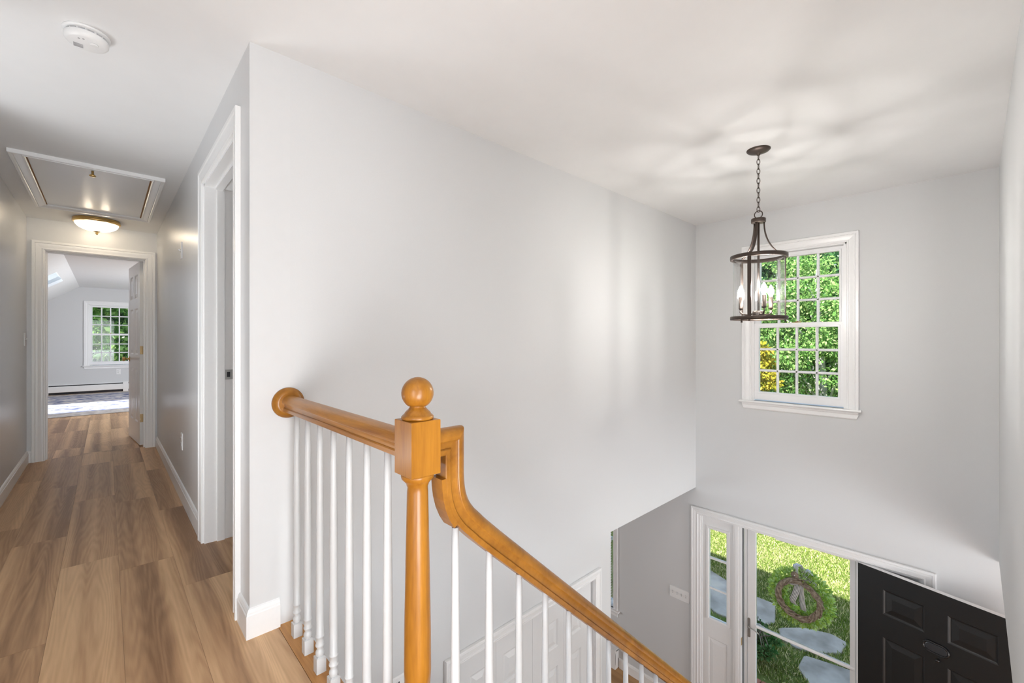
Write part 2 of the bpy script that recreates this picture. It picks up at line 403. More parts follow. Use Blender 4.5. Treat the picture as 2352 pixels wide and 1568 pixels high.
# ------------------------------------------------------------------ mesh helpers
class MB:
    def __init__(self):
        self.v = []; self.f = []; self.sm = []; self.uv = {}
    def add(self, vs, fs, smooth=False):
        k = len(self.v)
        self.v += [tuple(p) for p in vs]
        for f in fs:
            self.f.append(tuple(i + k for i in f)); self.sm.append(smooth)
        return k
    def box(self, x0, x1, y0, y1, z0, z1, mtx=None):
        vs = [(x, y, z) for z in (z0, z1) for y in (y0, y1) for x in (x0, x1)]
        if mtx: vs = [tuple(mtx @ Vector(p)) for p in vs]
        self.add(vs, [(0, 2, 3, 1), (4, 5, 7, 6), (0, 1, 5, 4), (2, 6, 7, 3), (0, 4, 6, 2), (1, 3, 7, 5)])
        return self
    def bbox(self, x0, x1, y0, y1, z0, z1, b=0.002):
        """box with chamfered vertical and top edges"""
        self.lofts([[(x0 + b, y0, z), (x1 - b, y0, z), (x1, y0 + b, z), (x1, y1 - b, z), (x1 - b, y1, z), (x0 + b, y1, z), (x0, y1 - b, z), (x0, y0 + b, z)] for z in (z0, z1 - b)]
                   + [[(x0 + 2 * b, y0 + b, z1), (x1 - 2 * b, y0 + b, z1), (x1 - b, y0 + 2 * b, z1), (x1 - b, y1 - 2 * b, z1), (x1 - 2 * b, y1 - b, z1), (x0 + 2 * b, y1 - b, z1), (x0 + b, y1 - 2 * b, z1), (x0 + b, y0 + 2 * b, z1)]])
        return self
    def lofts(self, rings, cap=True, closed=False, smooth=False):
        n = len(rings[0]); vs = [p for r in rings for p in r]; fs = []
        m = len(rings)
        for i in range(m if closed else m - 1):
            a = i * n; b = ((i + 1) % m) * n
            for j in range(n):
                fs.append((a + j, a + (j + 1) % n, b + (j + 1) % n, b + j))
        k = self.add(vs, fs, smooth)
        if cap and not closed:
            self.f.append(tuple(k + j for j in range(n))[::-1]); self.sm.append(False)
            self.f.append(tuple(k + (m - 1) * n + j for j in range(n))); self.sm.append(False)
        return self
    def lathe(self, prof, c=(0, 0, 0), n=24, axis='Z', cap=True, smooth=True, flip=1):
        rings = []
        for r, h in prof:
            r = max(r, 1e-5); ring = []
            for j in range(n):
                a = 2 * PI * j / n
                x, y = r * math.cos(a), r * math.sin(a)
                p = {'Z': (x, y, h), 'X': (h, x, y), 'Y': (y, h, x)}[axis]
                ring.append((c[0] + p[0], c[1] + p[1], c[2] + p[2]))
            rings.append(ring)
        return self.lofts(rings, cap, False, smooth)
    def tube(self, pts, r, n=8, closed=False, smooth=True):
        pts = [Vector(p) for p in pts]; m = len(pts)
        rr = r if isinstance(r, (list, tuple)) else [r] * m
        rings = []; up = None
        for i in range(m):
            if closed: t = (pts[(i + 1) % m] - pts[i - 1]).normalized()
            else: t = (pts[min(i + 1, m - 1)] - pts[max(i - 1, 0)]).normalized()
            if up is None:
                up = Vector((0, 0, 1)) if abs(t.z) < 0.9 else Vector((1, 0, 0))
            s = t.cross(up).normalized(); up = s.cross(t).normalized()
            rings.append([tuple(pts[i] + rr[i] * (math.cos(2 * PI * j / n) * s + math.sin(2 * PI * j / n) * up)) for j in range(n)])
        return self.lofts(rings, not closed, closed, smooth)
    def sweep(self, path, nrm, prof, closed=False, away=None, smooth=False, cap=True):
        """path in a plane of normal nrm; prof (a in plane, sideways; b along nrm); mitred"""
        P = [Vector(p) for p in path]; nrm = Vector(nrm).normalized(); m = len(P)
        sgn = 1
        s0 = (P[1] - P[0]).normalized().cross(nrm)
        if away is not None and s0.dot((P[0] + P[1]) / 2 - Vector(away)) < 0: sgn = -1
        rings = []
        for i in range(m):
            if closed: d0 = (P[i] - P[i - 1]).normalized(); d1 = (P[(i + 1) % m] - P[i]).normalized()
            else:
                d0 = (P[i] - P[max(i - 1, 0)]) if i > 0 else (P[1] - P[0])
                d1 = (P[i + 1] - P[i]) if i < m - 1 else (P[i] - P[i - 1])
                d0.normalize(); d1.normalize()
            s_a = d0.cross(nrm); s_b = d1.cross(nrm)
            s = (s_a + s_b); s.normalize()
            k = 1 / max(0.2, s.dot(s_a))
            rings.append([tuple(P[i] + s * sgn * a * k + nrm * b) for a, b in prof])
        return self.lofts(rings, cap, closed, smooth)
    def build(self, name, m, parent=None, loc=None, rz=None, bevel=0):
        me = bpy.data.meshes.new(name)
        me.from_pydata(self.v, [], self.f)
        me.polygons.foreach_set('use_smooth', self.sm)
        me.materials.append(M[m] if isinstance(m, str) else m)
        # outward normals
        import bmesh
        bm = bmesh.new(); bm.from_mesh(me)
        bmesh.ops.recalc_face_normals(bm, faces=bm.faces)
        bm.to_mesh(me); bm.free()
        me.update()
        return link(name, me, parent, loc, rz)

def link(name, me, parent=None, loc=None, rz=None):
    o = bpy.data.objects.new(name, me)
    COL.objects.link(o)
    if parent is not None: o.parent = parent
    if loc is not None: o.location = loc
    if rz is not None: o.rotation_euler = (0, 0, rz)
    return o

def empty(name, loc=(0, 0, 0), rz=0, parent=None):
    o = bpy.data.objects.new(name, None)
    o.empty_display_size = 0.1
    COL.objects.link(o); o.location = loc; o.rotation_euler = (0, 0, rz)
    if parent is not None: o.parent = parent
    return o

def tag(o, label=None, cat=None, group=None, kind=None):
    if label: o['label'] = label
    if cat: o['category'] = cat
    if group: o['group'] = group
    if kind: o['kind'] = kind
    return o

def struct(o, label, cat):
    return tag(o, label, cat, kind='structure')

def copy(o, parent=None, loc=None):
    c = o.copy(); COL.objects.link(c); c.parent = parent
    if loc is not None: c.location = loc
    return c

def copy_tree(o, parent=None):
    c = o.copy(); COL.objects.link(c); c.parent = parent
    for ch in [x for x in COL.objects if x.parent == o]:
        copy_tree(ch, c)
    return c

def grid_wall(mb, axis, c0, c1, a0, a1, z0, z1, holes=()):
    """solid wall with thickness c0..c1 on `axis`, running a0..a1 the other way, with rectangular holes (a,a,z,z)"""
    A = sorted(set([a0, a1] + [min(max(h[i], a0), a1) for h in holes for i in (0, 1)]))
    Z = sorted(set([z0, z1] + [min(max(h[i], z0), z1) for h in holes for i in (2, 3)]))
    na, nz = len(A) - 1, len(Z) - 1
    def solid(i, j):
        if i < 0 or j < 0 or i >= na or j >= nz: return False
        a = (A[i] + A[i + 1]) / 2; z = (Z[j] + Z[j + 1]) / 2
        return not any(h[0] < a < h[1] and h[2] < z < h[3] for h in holes)
    def P(a, c, z): return (c, a, z) if axis == 'X' else (a, c, z)
    for i in range(na):
        for j in range(nz):
            if not solid(i, j): continue
            a, b, z, w = A[i], A[i + 1], Z[j], Z[j + 1]
            for c in (c0, c1): mb.add([P(a, c, z), P(b, c, z), P(b, c, w), P(a, c, w)], [(0, 1, 2, 3)])
            if not solid(i - 1, j): mb.add([P(a, c0, z), P(a, c1, z), P(a, c1, w), P(a, c0, w)], [(0, 1, 2, 3)])
            if not solid(i + 1, j): mb.add([P(b, c0, z), P(b, c1, z), P(b, c1, w), P(b, c0, w)], [(0, 1, 2, 3)])
            if not solid(i, j - 1): mb.add([P(a, c0, z), P(b, c0, z), P(b, c1, z), P(a, c1, z)], [(0, 1, 2, 3)])
            if not solid(i, j + 1): mb.add([P(a, c0, w), P(b, c0, w), P(b, c1, w), P(a, c1, w)], [(0, 1, 2, 3)])
    # merge doubles so that recalculated normals are consistent
    return mb

def build_welded(mb, name, m, parent=None):
    import bmesh
    me = bpy.data.meshes.new(name)
    me.from_pydata(mb.v, [], mb.f)
    bm = bmesh.new(); bm.from_mesh(me)
    bmesh.ops.remove_doubles(bm, verts=bm.verts, dist=1e-5)
    bmesh.ops.recalc_face_normals(bm, faces=bm.faces)
    bm.to_mesh(me); bm.free()
    me.materials.append(M[m])
    return link(name, me, parent)

# ------------------------------------------------------------------ key dimensions (metres)
A_ = 1.895      # far wall of the stairwell
D_ = 4.283      # front door wall
R_ = -0.112     # near wall of the stairwell
C_ = 0.401      # right wall of the hall
L_ = -0.536     # left wall of the hall
E_ = 6.0        # hall end wall
H_ = 2.278      # ceiling
U_ = -0.324     # underside of the upper storey
G_ = -2.6       # lower floor
YF = 13.1       # bedroom far wall
GZ = -3.0       # lawn
WT = 0.12
WR = 0.143

# ------------------------------------------------------------------ shell
def wall(name, axis, c0, c1, a0, a1, z0, z1, holes=(), m='wall', label=None):
    mb = MB(); grid_wall(mb, axis, c0, c1, a0, a1, z0, z1, holes)
    o = build_welded(mb, name, m)
    return struct(o, label, 'wall')

wall('wall_hall_left', 'X', L_ - WT, L_, -2.5, E_, 0, H_, [(2.35, 3.15, 0, 2.03), (-0.45, 0.45, 0, 2.03)], 'hall_wall', 'pale grey left wall of the upstairs hall beside the wood floor')  # opening nearest the viewpoint is unseen, added to pass fill light
wall('wall_hall_right', 'X', C_, C_ + WR, A_, E_, 0, H_, [(2.12, 2.955, 0, 2.015)], 'hall_wall', 'pale grey right wall of the upstairs hall with the cased doorway')
wall('wall_stairwell_far', 'Y', A_, A_ + WT, C_ + WR, D_, U_, H_, (), 'wall', 'large plain pale grey wall above the stairwell')
wall('wall_under_landing', 'Y', A_, A_ + WT, 0.45, 2.809, G_, U_, [(1.352, 2.60, G_, -0.592)], 'wall', 'pale grey lower wall with the white closet doors')
wall('wall_stairwell_near', 'Y', R_ - WT, R_, 0.45, D_, U_, H_, (), 'wall', 'pale wall at the far right edge beside the window wall')
wall('wall_hall_end', 'Y', E_, E_ + WT, -3.0, 3.0, 0, H_ + 0.02, [(-0.425, 0.312, 0, 2.0)], 'hall_wall', 'end wall of the hall around the bedroom doorway')
wall('wall_front', 'X', D_, D_ + 0.13, -4.2, 8.0, GZ, H_ + 0.1,
     [(0.690, 1.387, 0.594, 1.915), (0.245, 1.877, G_, -0.572), (2.850, 4.21, -1.955, -0.40)], 'wall', 'pale grey window wall above and around the front door')
wall('wall_bedroom_far', 'Y', YF, YF + WT, -3.0, 3.0, 0, H_ + 0.5, [(-0.272, 0.425, 0.594, 1.915)], 'wall', 'grey bedroom wall with the white sash window')
wall('wall_bedroom_left', 'X', -3.12, -3.0, E_, YF + WT, 0, 1.2, (), 'wall', 'low knee wall of the bedroom under the sloped ceiling')
wall('wall_bedroom_right', 'X', 3.0, 3.12, E_, YF + WT, 0, H_ + 0.4, (), 'wall', 'right wall of the bedroom hidden behind the open door')
wall('wall_hall_near', 'Y', -2.62, -2.5, L_ - WT, 0.57, 0, H_, (), 'wall', 'end wall of the hall behind the viewpoint')
wall('wall_hall_near_right', 'X', 0.45, 0.57, -2.5, R_ - WT, 0, H_, (), 'wall', 'right wall of the hall behind the viewpoint')
wall('wall_side_room_back', 'X', -2.3, -2.18, 1.7, 3.9, 0, H_, (), 'wall', 'back wall of the small room off the hall')
wall('wall_side_room_a', 'Y', 1.7, 1.82, -2.18, L_ - WT, 0, H_, (), 'wall', 'near wall of the small room off the hall')
wall('wall_side_room_b', 'Y', 3.78, 3.9, -2.18, L_ - WT, 0, H_, (), 'wall', 'far wall of the small room off the hall')
wall('wall_doorway_room_far', 'Y', 4.6, 4.72, C_ + WR, D_, 0, H_, (), 'wall', 'wall inside the dark room behind the hall doorway')
wall('wall_lower_left', 'Y', 7.0, 7.12, -1.0, D_, G_, U_, (), 'wall', 'far wall of the lower living room')
wall('wall_lower_back', 'X', -1.12, -1.0, -4.2, 7.12, G_, U_, (), 'wall', 'back wall of the lower storey')
wall('wall_lower_right', 'Y', -4.2, -4.08, -1.0, D_, G_, U_, (), 'wall', 'right wall of the lower storey')

# ceilings
mb = MB()
mb.box(L_ - 2.0, D_ + 0.13, -2.62, E_, H_, H_ + 0.1)
o = mb.build('ceiling', 'ceiling')
struct(o, 'smooth pale ceiling over the hall and stairwell', 'ceiling')
mb = MB()
mb.box(-0.41, 3.12, E_ + WT - 0.01, YF + WT, H_ + 0.004, H_ + 0.1)
o = mb.build('ceiling_bedroom', 'ceiling')
struct(o, 'flat part of the bedroom ceiling', 'ceiling')
# sloped ceiling with a roof window; z falls from 2.28 at x=-.41 to about 0.4 lower at x=-.91
sl = (1.923 - 2.282) / (-0.912 + 0.41)
mb = MB()
def zs(x): return 2.282 + sl * (x + 0.41)
xs = [-3.12, -1.75, -0.55, -0.41]; ys = [E_ + WT - 0.01, 9.55, 11.0, YF + WT]
for i in range(3):
    for j in range(3):
        if i == 1 and j == 1: continue
        x0, x1, y0, y1 = xs[i], xs[i + 1], ys[j], ys[j + 1]
        vs = [(x, y, zs(x) + t) for t in (0, 0.1) for y in (y0, y1) for x in (x0, x1)]
        mb.add(vs, [(0, 2, 3, 1), (4, 5, 7, 6), (0, 1, 5, 4), (2, 6, 7, 3), (0, 4, 6, 2), (1, 3, 7, 5)])
o = mb.build('ceiling_bedroom_slope', 'ceiling')
struct(o, 'sloped part of the bedroom ceiling', 'ceiling')
sk = empty('window_4', (0, 0, 0)); struct(sk, 'roof window in the sloped bedroom ceiling', 'window')
mb = MB(); mb.add([(x, y, zs(x) + 0.05) for y in (9.55, 11.0) for x in (-1.75, -0.55)], [(0, 1, 3, 2)]); mb.build('pane', 'roof_glass', sk)  # tinted pane added to dim the sunlight reaching the rug
mb = MB()
for y0_, y1_ in ((9.55, 9.60), (10.95, 11.0)): mb.lofts([[(x, y0_, zs(x) + 0.0), (x, y1_, zs(x) + 0.0), (x, y1_, zs(x) + 0.11), (x, y0_, zs(x) + 0.11)] for x in (-1.75, -0.55)])
mb.build('roof_window_frame', 'trim', sk)
# eaves over the front wall: they and the roof cast the shade on the near lawn
mb = MB()
mb.lofts([[(0.5, y, 4.35), (4.86, y, 2.42), (4.86, y, 2.56), (0.5, y, 4.5)] for y in (-5, 9)])
o = mb.build('roof', 'siding'); struct(o, 'roof slope over the front of the house', 'roof')

# floors
mb = MB()
mb.box(-2.3, 0.55, -2.62, E_, U_, -0.012)
mb.box(0.55, D_, A_ + 0.004, E_, U_, -0.012)
mb.box(-3.12, 3.12, E_, YF + WT, U_, -0.012)
mb.box(0.45, D_, -4.2, R_ - WT, U_, U_ + 0.2)
floor = mb.build('floor', 'raw_wood'); struct(floor, 'upstairs floor of warm brown laminate boards', 'floor')
mb = MB().box(-0.5, 0.5, -0.5, 0.5, -0.012, 0)
plank_me = None
PW = 0.2125; X0 = 0.048; PLN = 1.22
def planks(parent, x_lo, x_hi, y_lo, y_hi, z=0.0, m='plank', pw=PW, x00=X0, pln=PLN, seed=3, fixed={}):
    global plank_me
    rnd = random.Random(seed)
    me = bpy.data.meshes.new('plank')
    b = MB().box(-0.5, 0.5, -0.5, 0.5, -0.012, 0); me.from_pydata(b.v, [], b.f); me.materials.append(M[m])
    k0 = math.floor((x_lo - x00) / pw)
    k1 = math.ceil((x_hi - x00) / pw)
    for k in range(k0, k1):
        a0 = max(x_lo, x00 + k * pw); a1 = min(x_hi, x00 + (k + 1) * pw)
        if x_hi - a1 < 0.05: a1 = x_hi
        if a1 - a0 < 0.05: continue
        y = fixed.get(k, rnd.random() * pln)
        y = y_lo - ((y_lo - y) % pln)
        while y < y_hi:
            b0 = max(y_lo, y); b1 = min(y_hi, y + pln); y += pln
            if b1 - b0 < 0.01: continue
            o = link('plank', me, parent, ((a0 + a1) / 2, (b0 + b1) / 2, z + rnd.random() * 0.0004))
            o.scale = (a1 - a0 - 0.0006, b1 - b0 - 0.0008, 1)
planks(floor, L_, 0.498, -1.0, E_ + 0.06, fixed={-1: 3.10, 0: 2.88, 1: 2.5, -2: 3.6})
planks(floor, -1.9, 1.5, E_ + 0.06, YF, seed=5)
planks(floor, 0.498, 1.6, A_ + WT, 3.9, seed=8)
# landing nosing of orange oak at the edge of the stairwell
mb = MB()
prof = [(0, -0.012), (0.0, 0.001), (0.07, 0.001), (0.078, -0.002), (0.081, -0.010), (0.078, -0.019), (0.07, -0.022), (0.055, -0.022), (0.055, -0.012)]
mb.lofts([[(0.499 + a, y, b) for a, b in prof] for y in (R_, A_)])
mb.build('nosing', 'nosing', floor)
mb = MB(); mb.box(0.55, 0.562, R_, A_, U_, -0.022); mb.build('fascia_board', 'trim', floor)

lf = MB().box(-1.0, D_, -4.2, 7.0, G_ - 0.2, G_ - 0.012).build('floor_lower', 'lower_plank')
struct(lf, 'lower storey floor of brown oak boards', 'floor')
planks(lf, 0.6, D_, -1.8, 4.6, z=G_, m='lower_plank', pw=0.105, x00=0, pln=2.1, seed=11)

# ------------------------------------------------------------------ trim profiles
def casing_prof(w, t=0.019):
    return [(0, 0), (0, t * 0.55), (w * 0.06, t * 0.7), (w * 0.14, t * 0.7), (w * 0.16, t * 0.5), (w * 0.24, t * 0.52), (w * 0.5, t * 0.78), (w * 0.66, t * 0.86),
            (w * 0.70, t * 0.72), (w * 0.76, t), (w * 0.97, t), (w, t * 0.88), (w, 0)]

def frame_u(mb, x0, x1, z0, z1, w, t=0.019, y=0.0, closed=False):
    """casing around an opening in local coords (x along wall, -y into room)"""
    path = [(x0, y, z0), (x0, y, z1), (x1, y, z1), (x1, y, z0)]
    mb.sweep(path, (0, -1, 0), casing_prof(w, t), closed, away=((x0 + x1) / 2, y, (z0 + z1) / 2))
    return mb

BASE = [(0, 0), (0.014, 0), (0.014, 0.088), (0.011, 0.092), (0.011, 0.098), (0.006, 0.108), (0.0, 0.112)]
def baseboard(name, path, label, prof=BASE, away=None):
    mb = MB(); mb.sweep(path, (0, 0, 1), prof, away=away)
    o = mb.build(name, 'trim'); struct(o, label, 'baseboard'); return o
baseboard('baseboard_hall_left', [(L_, 3.22, 0), (L_, E_, 0), (L_ + 0.028, E_, 0)], 'white baseboard along the left wall of the hall', away=(-3, 3, 0))
baseboard('baseboard_hall_right', [(C_, 3.037, 0), (C_, E_, 0)], 'white baseboard along the right wall of the hall', away=(3, 4, 0))
B2 = [(a, b * 1.0) for a, b in BASE]
baseboard('baseboard_landing', [(C_, 2.045, 0), (C_, A_, 0), (0.505, A_, 0)], 'short white baseboard wrapped round the wall corner beside the balusters', B2, away=(1.5, 2.5, 0))
baseboard('baseboard_front', [(D_, 2.772, G_), (D_, 1.945, G_)], 'white baseboard under the switch plate on the lower wall', away=(6, 2, G_))
baseboard('baseboard_bedroom', [(-3, YF, 0), (-0.95, YF, 0)], 'white baseboard on the bedroom far wall', away=(0, 20, 0))

# ------------------------------------------------------------------ double hung windows
def sash_parts(root, x0, x1, z0, z1, y, gx0, gx1, gz0, gz1, cols, rows, th=0.035):
    """a sash: stiles and rails with a hole for the glass, muntins, one pane object per light"""
    mb = MB()
    mb.box(x0, gx0, y, y + th, z0, z1); mb.box(gx1, x1, y, y + th, z0, z1)
    mb.box(gx0, gx1, y, y + th, z0, gz0); mb.box(gx0, gx1, y, y + th, gz1, z1)
    # stepped inner bead
    s = 0.006
    mb.sweep([(gx0, y, gz0), (gx0, y, gz1), (gx1, y, gz1), (gx1, y, gz0)], (0, -1, 0), [(0.0, -0.002), (0.0, 0.0015), (0.003, 0.004), (0.013, 0.004), (0.016, -0.002)], True, away=((gx0 + gx1) / 2, y, (gz0 + gz1) / 2))
    mw = 0.011
    for i in range(1, cols):
        x = gx0 + (gx1 - gx0) * i / cols
        mb.lofts([[(x - mw, y + 0.018, z), (x - mw * 0.5, y + 0.008, z), (x + mw * 0.5, y + 0.008, z), (x + mw, y + 0.018, z)] for z in (gz0, gz1)])
    for j in range(1, rows):
        z = gz0 + (gz1 - gz0) * j / rows
        mb.lofts([[(x, y + 0.018, z - mw), (x, y + 0.008, z - mw * 0.5), (x, y + 0.008, z + mw * 0.5), (x, y + 0.018, z + mw)] for x in (gx0, gx1)])
    so = mb.build('sash', 'sash', root)
    pw = (gx1 - gx0) / cols; ph = (gz1 - gz0) / rows
    me = MB().box(0.0, pw, 0, 0.0025, 0, ph)
    first = me.build('pane', 'glass', so, (gx0, y + 0.019, gz0))
    for i in range(cols):
        for j in range(rows):
            if i == 0 and j == 0: continue
            copy(first, so, (gx0 + i * pw, y + 0.019, gz0 + j * ph))
    return so

def window(name, loc, rz, label, hw=0.348, z0=0.594, z1=1.915, cw=0.077):
    root = empty(name, loc, rz); struct(root, label, 'window')
    mb = MB(); frame_u(mb, -hw, hw, z0, z1, cw, 0.020); mb.build('casing', 'trim', root)
    # box frame and stops
    mb = MB()
    mb.box(-hw, -hw + 0.012, 0.0, 0.125, z0, z1); mb.box(hw - 0.012, hw, 0.0, 0.125, z0, z1)
    mb.box(-hw, hw, 0.0, 0.125, z1 - 0.012, z1)
    mb.box(-hw + 0.012, -hw + 0.022, 0.004, 0.012, z0, z1 - 0.012); mb.box(hw - 0.022, hw - 0.012, 0.004, 0.012, z0, z1 - 0.012)
    mb.build('window_jamb', 'trim', root)
    sx = hw - 0.014
    sash_parts(root, -sx, sx, 1.255, z1 - 0.014, 0.052, -0.290, 0.290, 1.289, 1.862, 4, 3)
    sash_parts(root, -sx, sx, z0 + 0.010, 1.287, 0.014, -0.289, 0.289, 0.676, 1.247, 4, 3)
    mb = MB()  # stool with rounded nose, ears past the casing
    t = 0.020; e = hw + cw + 0.017
    nose = [(0.014, 0), (-0.034, 0), (-0.040, -0.004), (-0.042, -t / 2), (-0.040, -t + 0.004), (-0.034, -t), (0.014, -t)]
    mb.lofts([[(x, y, z0 + z) for y, z in nose] for x in (-e, e)])
    mb.build('stool', 'trim', root)
    mb = MB()  # moulded apron
    ap = [(0, -t), (-0.020, -t), (-0.020, -t - 0.012), (-0.013, -t - 0.022), (-0.013, -t - 0.050), (-0.008, -t - 0.058), (0, -t - 0.060)]
    for_x = [(-hw - cw + 0.002, 0), (hw + cw - 0.002, 0)]
    mb.lofts([[(x + (0.012 if (x < 0) else -0.012) * (z < -t - 0.03), y, z0 + z) for y, z in ap] for x, _ in for_x])
    mb.build('apron', 'trim', root)
    # sash lock
    mb = MB(); mb.box(-0.028, 0.028, 0.016, 0.045, 1.287, 1.291); mb.lathe([(0.012, 1.291), (0.012, 1.299), (0.008, 1.302)], (0, 0.03, 0), 12)
    mb.box(0, 0.035, 0.024, 0.034, 1.296, 1.301)
    mb.build('sash_lock', 'hinge', root)
    return root
w1 = window('window_1', (D_, 1.0385, 0), -PI / 2, 'white sash window high above the front door')
w2 = window('window_2', (0.0765, YF, 0), 0, 'white sash window on the far bedroom wall')

# living room window: only its right edge shows past the wall corner
w3 = empty('window_3', (D_, 3.53, 0), -PI / 2); struct(w3, 'window with blinds seen edge-on beyond the lower wall corner', 'window')
mb = MB(); frame_u(mb, -0.680, 0.680, -1.955, -0.42, 0.060, 0.020); mb.build('casing', 'trim', w3)
mb = MB()
nose = [(0.014, 0), (-0.034, 0), (-0.040, -0.004), (-0.042, -0.01), (-0.040, -0.016), (-0.034, -0.02), (0.014, -0.02)]
mb.lofts([[(x, y, -1.955 + z) for y, z in nose] for x in (-0.762, 0.762)]); mb.build('stool', 'trim', w3)
mb = MB(); mb.lofts([[(x, y, -1.975 + z) for y, z in [(0, 0), (-0.018, 0), (-0.018, -0.015), (-0.012, -0.03), (-0.012, -0.055), (0, -0.06)]] for x in (-0.74, 0.74)]); mb.build('apron', 'trim', w3)
mb = MB()
mb.box(-0.68, -0.66, 0.03, 0.08, -1.955, -0.42); mb.box(0.655, 0.68, 0.03, 0.08, -1.955, -0.42); mb.box(-0.62, 0.62, 0.03, 0.08, -1.955, -1.9); mb.box(-0.62, 0.62, 0.03, 0.08, -0.47, -0.42); mb.box(-0.62, 0.62, 0.03, 0.07, -1.21, -1.17)
mb.build('sash', 'sash', w3)
MB().box(-0.655, 0.655, 0.05, 0.053, -1.9, -0.47).build('pane', 'glass', w3)
bl = empty('window_blind', (D_, 3.53, 0), -PI / 2)
tag(bl, 'white horizontal slat blind in the living room window', 'blind')
MB().box(-0.64, 0.64, 0.001, 0.028, -0.47, -0.425).build('head_rail', 'plastic', bl)
me = MB(); me.lofts([[(x, 0.003, -0.006), (x, 0.0045, -0.005), (x, 0.026, 0.006), (x, 0.0245, 0.005)] for x in (-0.635, 0.635)])
sl0 = me.build('slat', 'plastic', bl, (0, 0, -0.50))
for i in range(1, 46):
    copy(sl0, bl, (0, 0, -0.50 - i * 0.031))

# ------------------------------------------------------------------ raised panel door slab
def panel_pocket(mb, x0, x1, z0, z1, yf, sgn, depth=0.009, st=0.012, flat=0.006, bev=0.030):
    """nested rings from the face plane: sticking down, small flat, bevel up to the raised field"""
    rings = []
    for inset, d in ((0, 0), (st * 0.5, depth * 0.35), (st, depth), (st + flat, depth), (st + flat + bev, 0.0015)):
        rings.append([(x0 + inset, yf + sgn * d, z0 + inset), (x1 - inset, yf + sgn * d, z0 + inset), (x1 - inset, yf + sgn * d, z1 - inset), (x0 + inset, yf + sgn * d, z1 - inset)])
    fs = []
    vs = [p for r in rings for p in r]
    for i in range(len(rings) - 1):
        for j in range(4):
            fs.append((i * 4 + j, i * 4 + (j + 1) % 4, i * 4 + 4 + (j + 1) % 4, i * 4 + 4 + j))
    n = (len(rings) - 1) * 4
    fs.append((n, n + 1, n + 2, n + 3))
    mb.add(vs, fs)

def panel_door(root, w, z0, z1, th, panels, m, both=True, slab_name='slab', y0=0.0, x_off=0.0, bev=0.030):
    """local x 0..w, y 0..th; panels (x0,x1,z0,z1)"""
    mb = MB()
    X = sorted(set([0, w] + [p[i] for p in panels for i in (0, 1)])); Z = sorted(set([z0, z1] + [p[i] for p in panels for i in (2, 3)]))
    def hole(x, z): return any(p[0] < x < p[1] and p[2] < z < p[3] for p in panels)
    for yy, s in ((0, 1), (th, -1)):
        for i in range(len(X) - 1):
            for j in range(len(Z) - 1):
                if hole((X[i] + X[i + 1]) / 2, (Z[j] + Z[j + 1]) / 2): continue
                mb.add([(X[i] + x_off, yy + y0, Z[j]), (X[i + 1] + x_off, yy + y0, Z[j]), (X[i + 1] + x_off, yy + y0, Z[j + 1]), (X[i] + x_off, yy + y0, Z[j + 1])], [(0, 1, 2, 3)])
    a, b = x_off, x_off + w
    mb.add([(a, y0, z0), (b, y0, z0), (b, y0 + th, z0), (a, y0 + th, z0), (a, y0, z1), (b, y0, z1), (b, y0 + th, z1), (a, y0 + th, z1)], [(0, 1, 2, 3), (4, 5, 6, 7), (0, 3, 7, 4), (1, 2, 6, 5)])
    so = build_welded(mb, slab_name, m, root)
    for p in panels:
        pb = MB()
        panel_pocket(pb, p[0] + x_off, p[1] + x_off, p[2], p[3], y0, 1, bev=bev)
        panel_pocket(pb, p[0] + x_off, p[1] + x_off, p[2], p[3], y0 + th, -1, bev=bev)
        po = build_welded(pb, 'panel', m, root)
    return so

# bedroom door, swung open into the bedroom
d1 = empty('door_1', (0.300, E_ + 0.135, 0), math.radians(95.2)); struct(d1, 'white panelled bedroom door standing open with a brass knob', 'door')
dw = 0.735
pn = [(0.115, 0.325, 1.60, 1.86), (0.41, 0.62, 1.60, 1.86), (0.115, 0.325, 0.98, 1.49), (0.41, 0.62, 0.98, 1.49), (0.115, 0.325, 0.24, 0.83), (0.41, 0.62, 0.24, 0.83)]
panel_door(d1, dw, 0.012, 1.985, 0.035, pn, 'white_door')
kb = MB()
for s, y0 in ((1, 0.035), (-1, 0.0)):
    kb.lathe([(0.030, y0), (0.030, y0 + s * 0.004), (0.014, y0 + s * 0.008), (0.009, y0 + s * 0.014), (0.009, y0 + s * 0.030), (0.017, y0 + s * 0.036), (0.0255, y0 + s * 0.048), (0.024, y0 + s * 0.060), (0.012, y0 + s * 0.066), (0.0, y0 + s * 0.067)], (dw - 0.062, 0, 0.92), 20, 'Y')
kb.build('knob', 'brass', d1)
hb = MB(); hb.box(-0.0015, 0.0, 0.004, 0.033, -0.044, 0.044)
for zz in (-0.028, 0, 0.028): hb.lathe([(0.003, -0.0028), (0.0, -0.0026)], (0, 0.016 + (0.005 if zz == 0 else -0.003), zz), 8, 'X')
hb.lathe([(0.005, -0.044), (0.005, 0.044)], (-0.004, -0.002, 0), 10)
h0 = hb.build('hinge', 'hinge', d1, (0, 0, 1.03)); copy(h0, d1, (0, 0, 0.30))
hw_ = copy(h0, d1, (0, 0, 1.77)); hw_.data = h0.data.copy(); hw_.data.materials[0] = M['white_door']; hw_['label'] = 'hinge painted white'

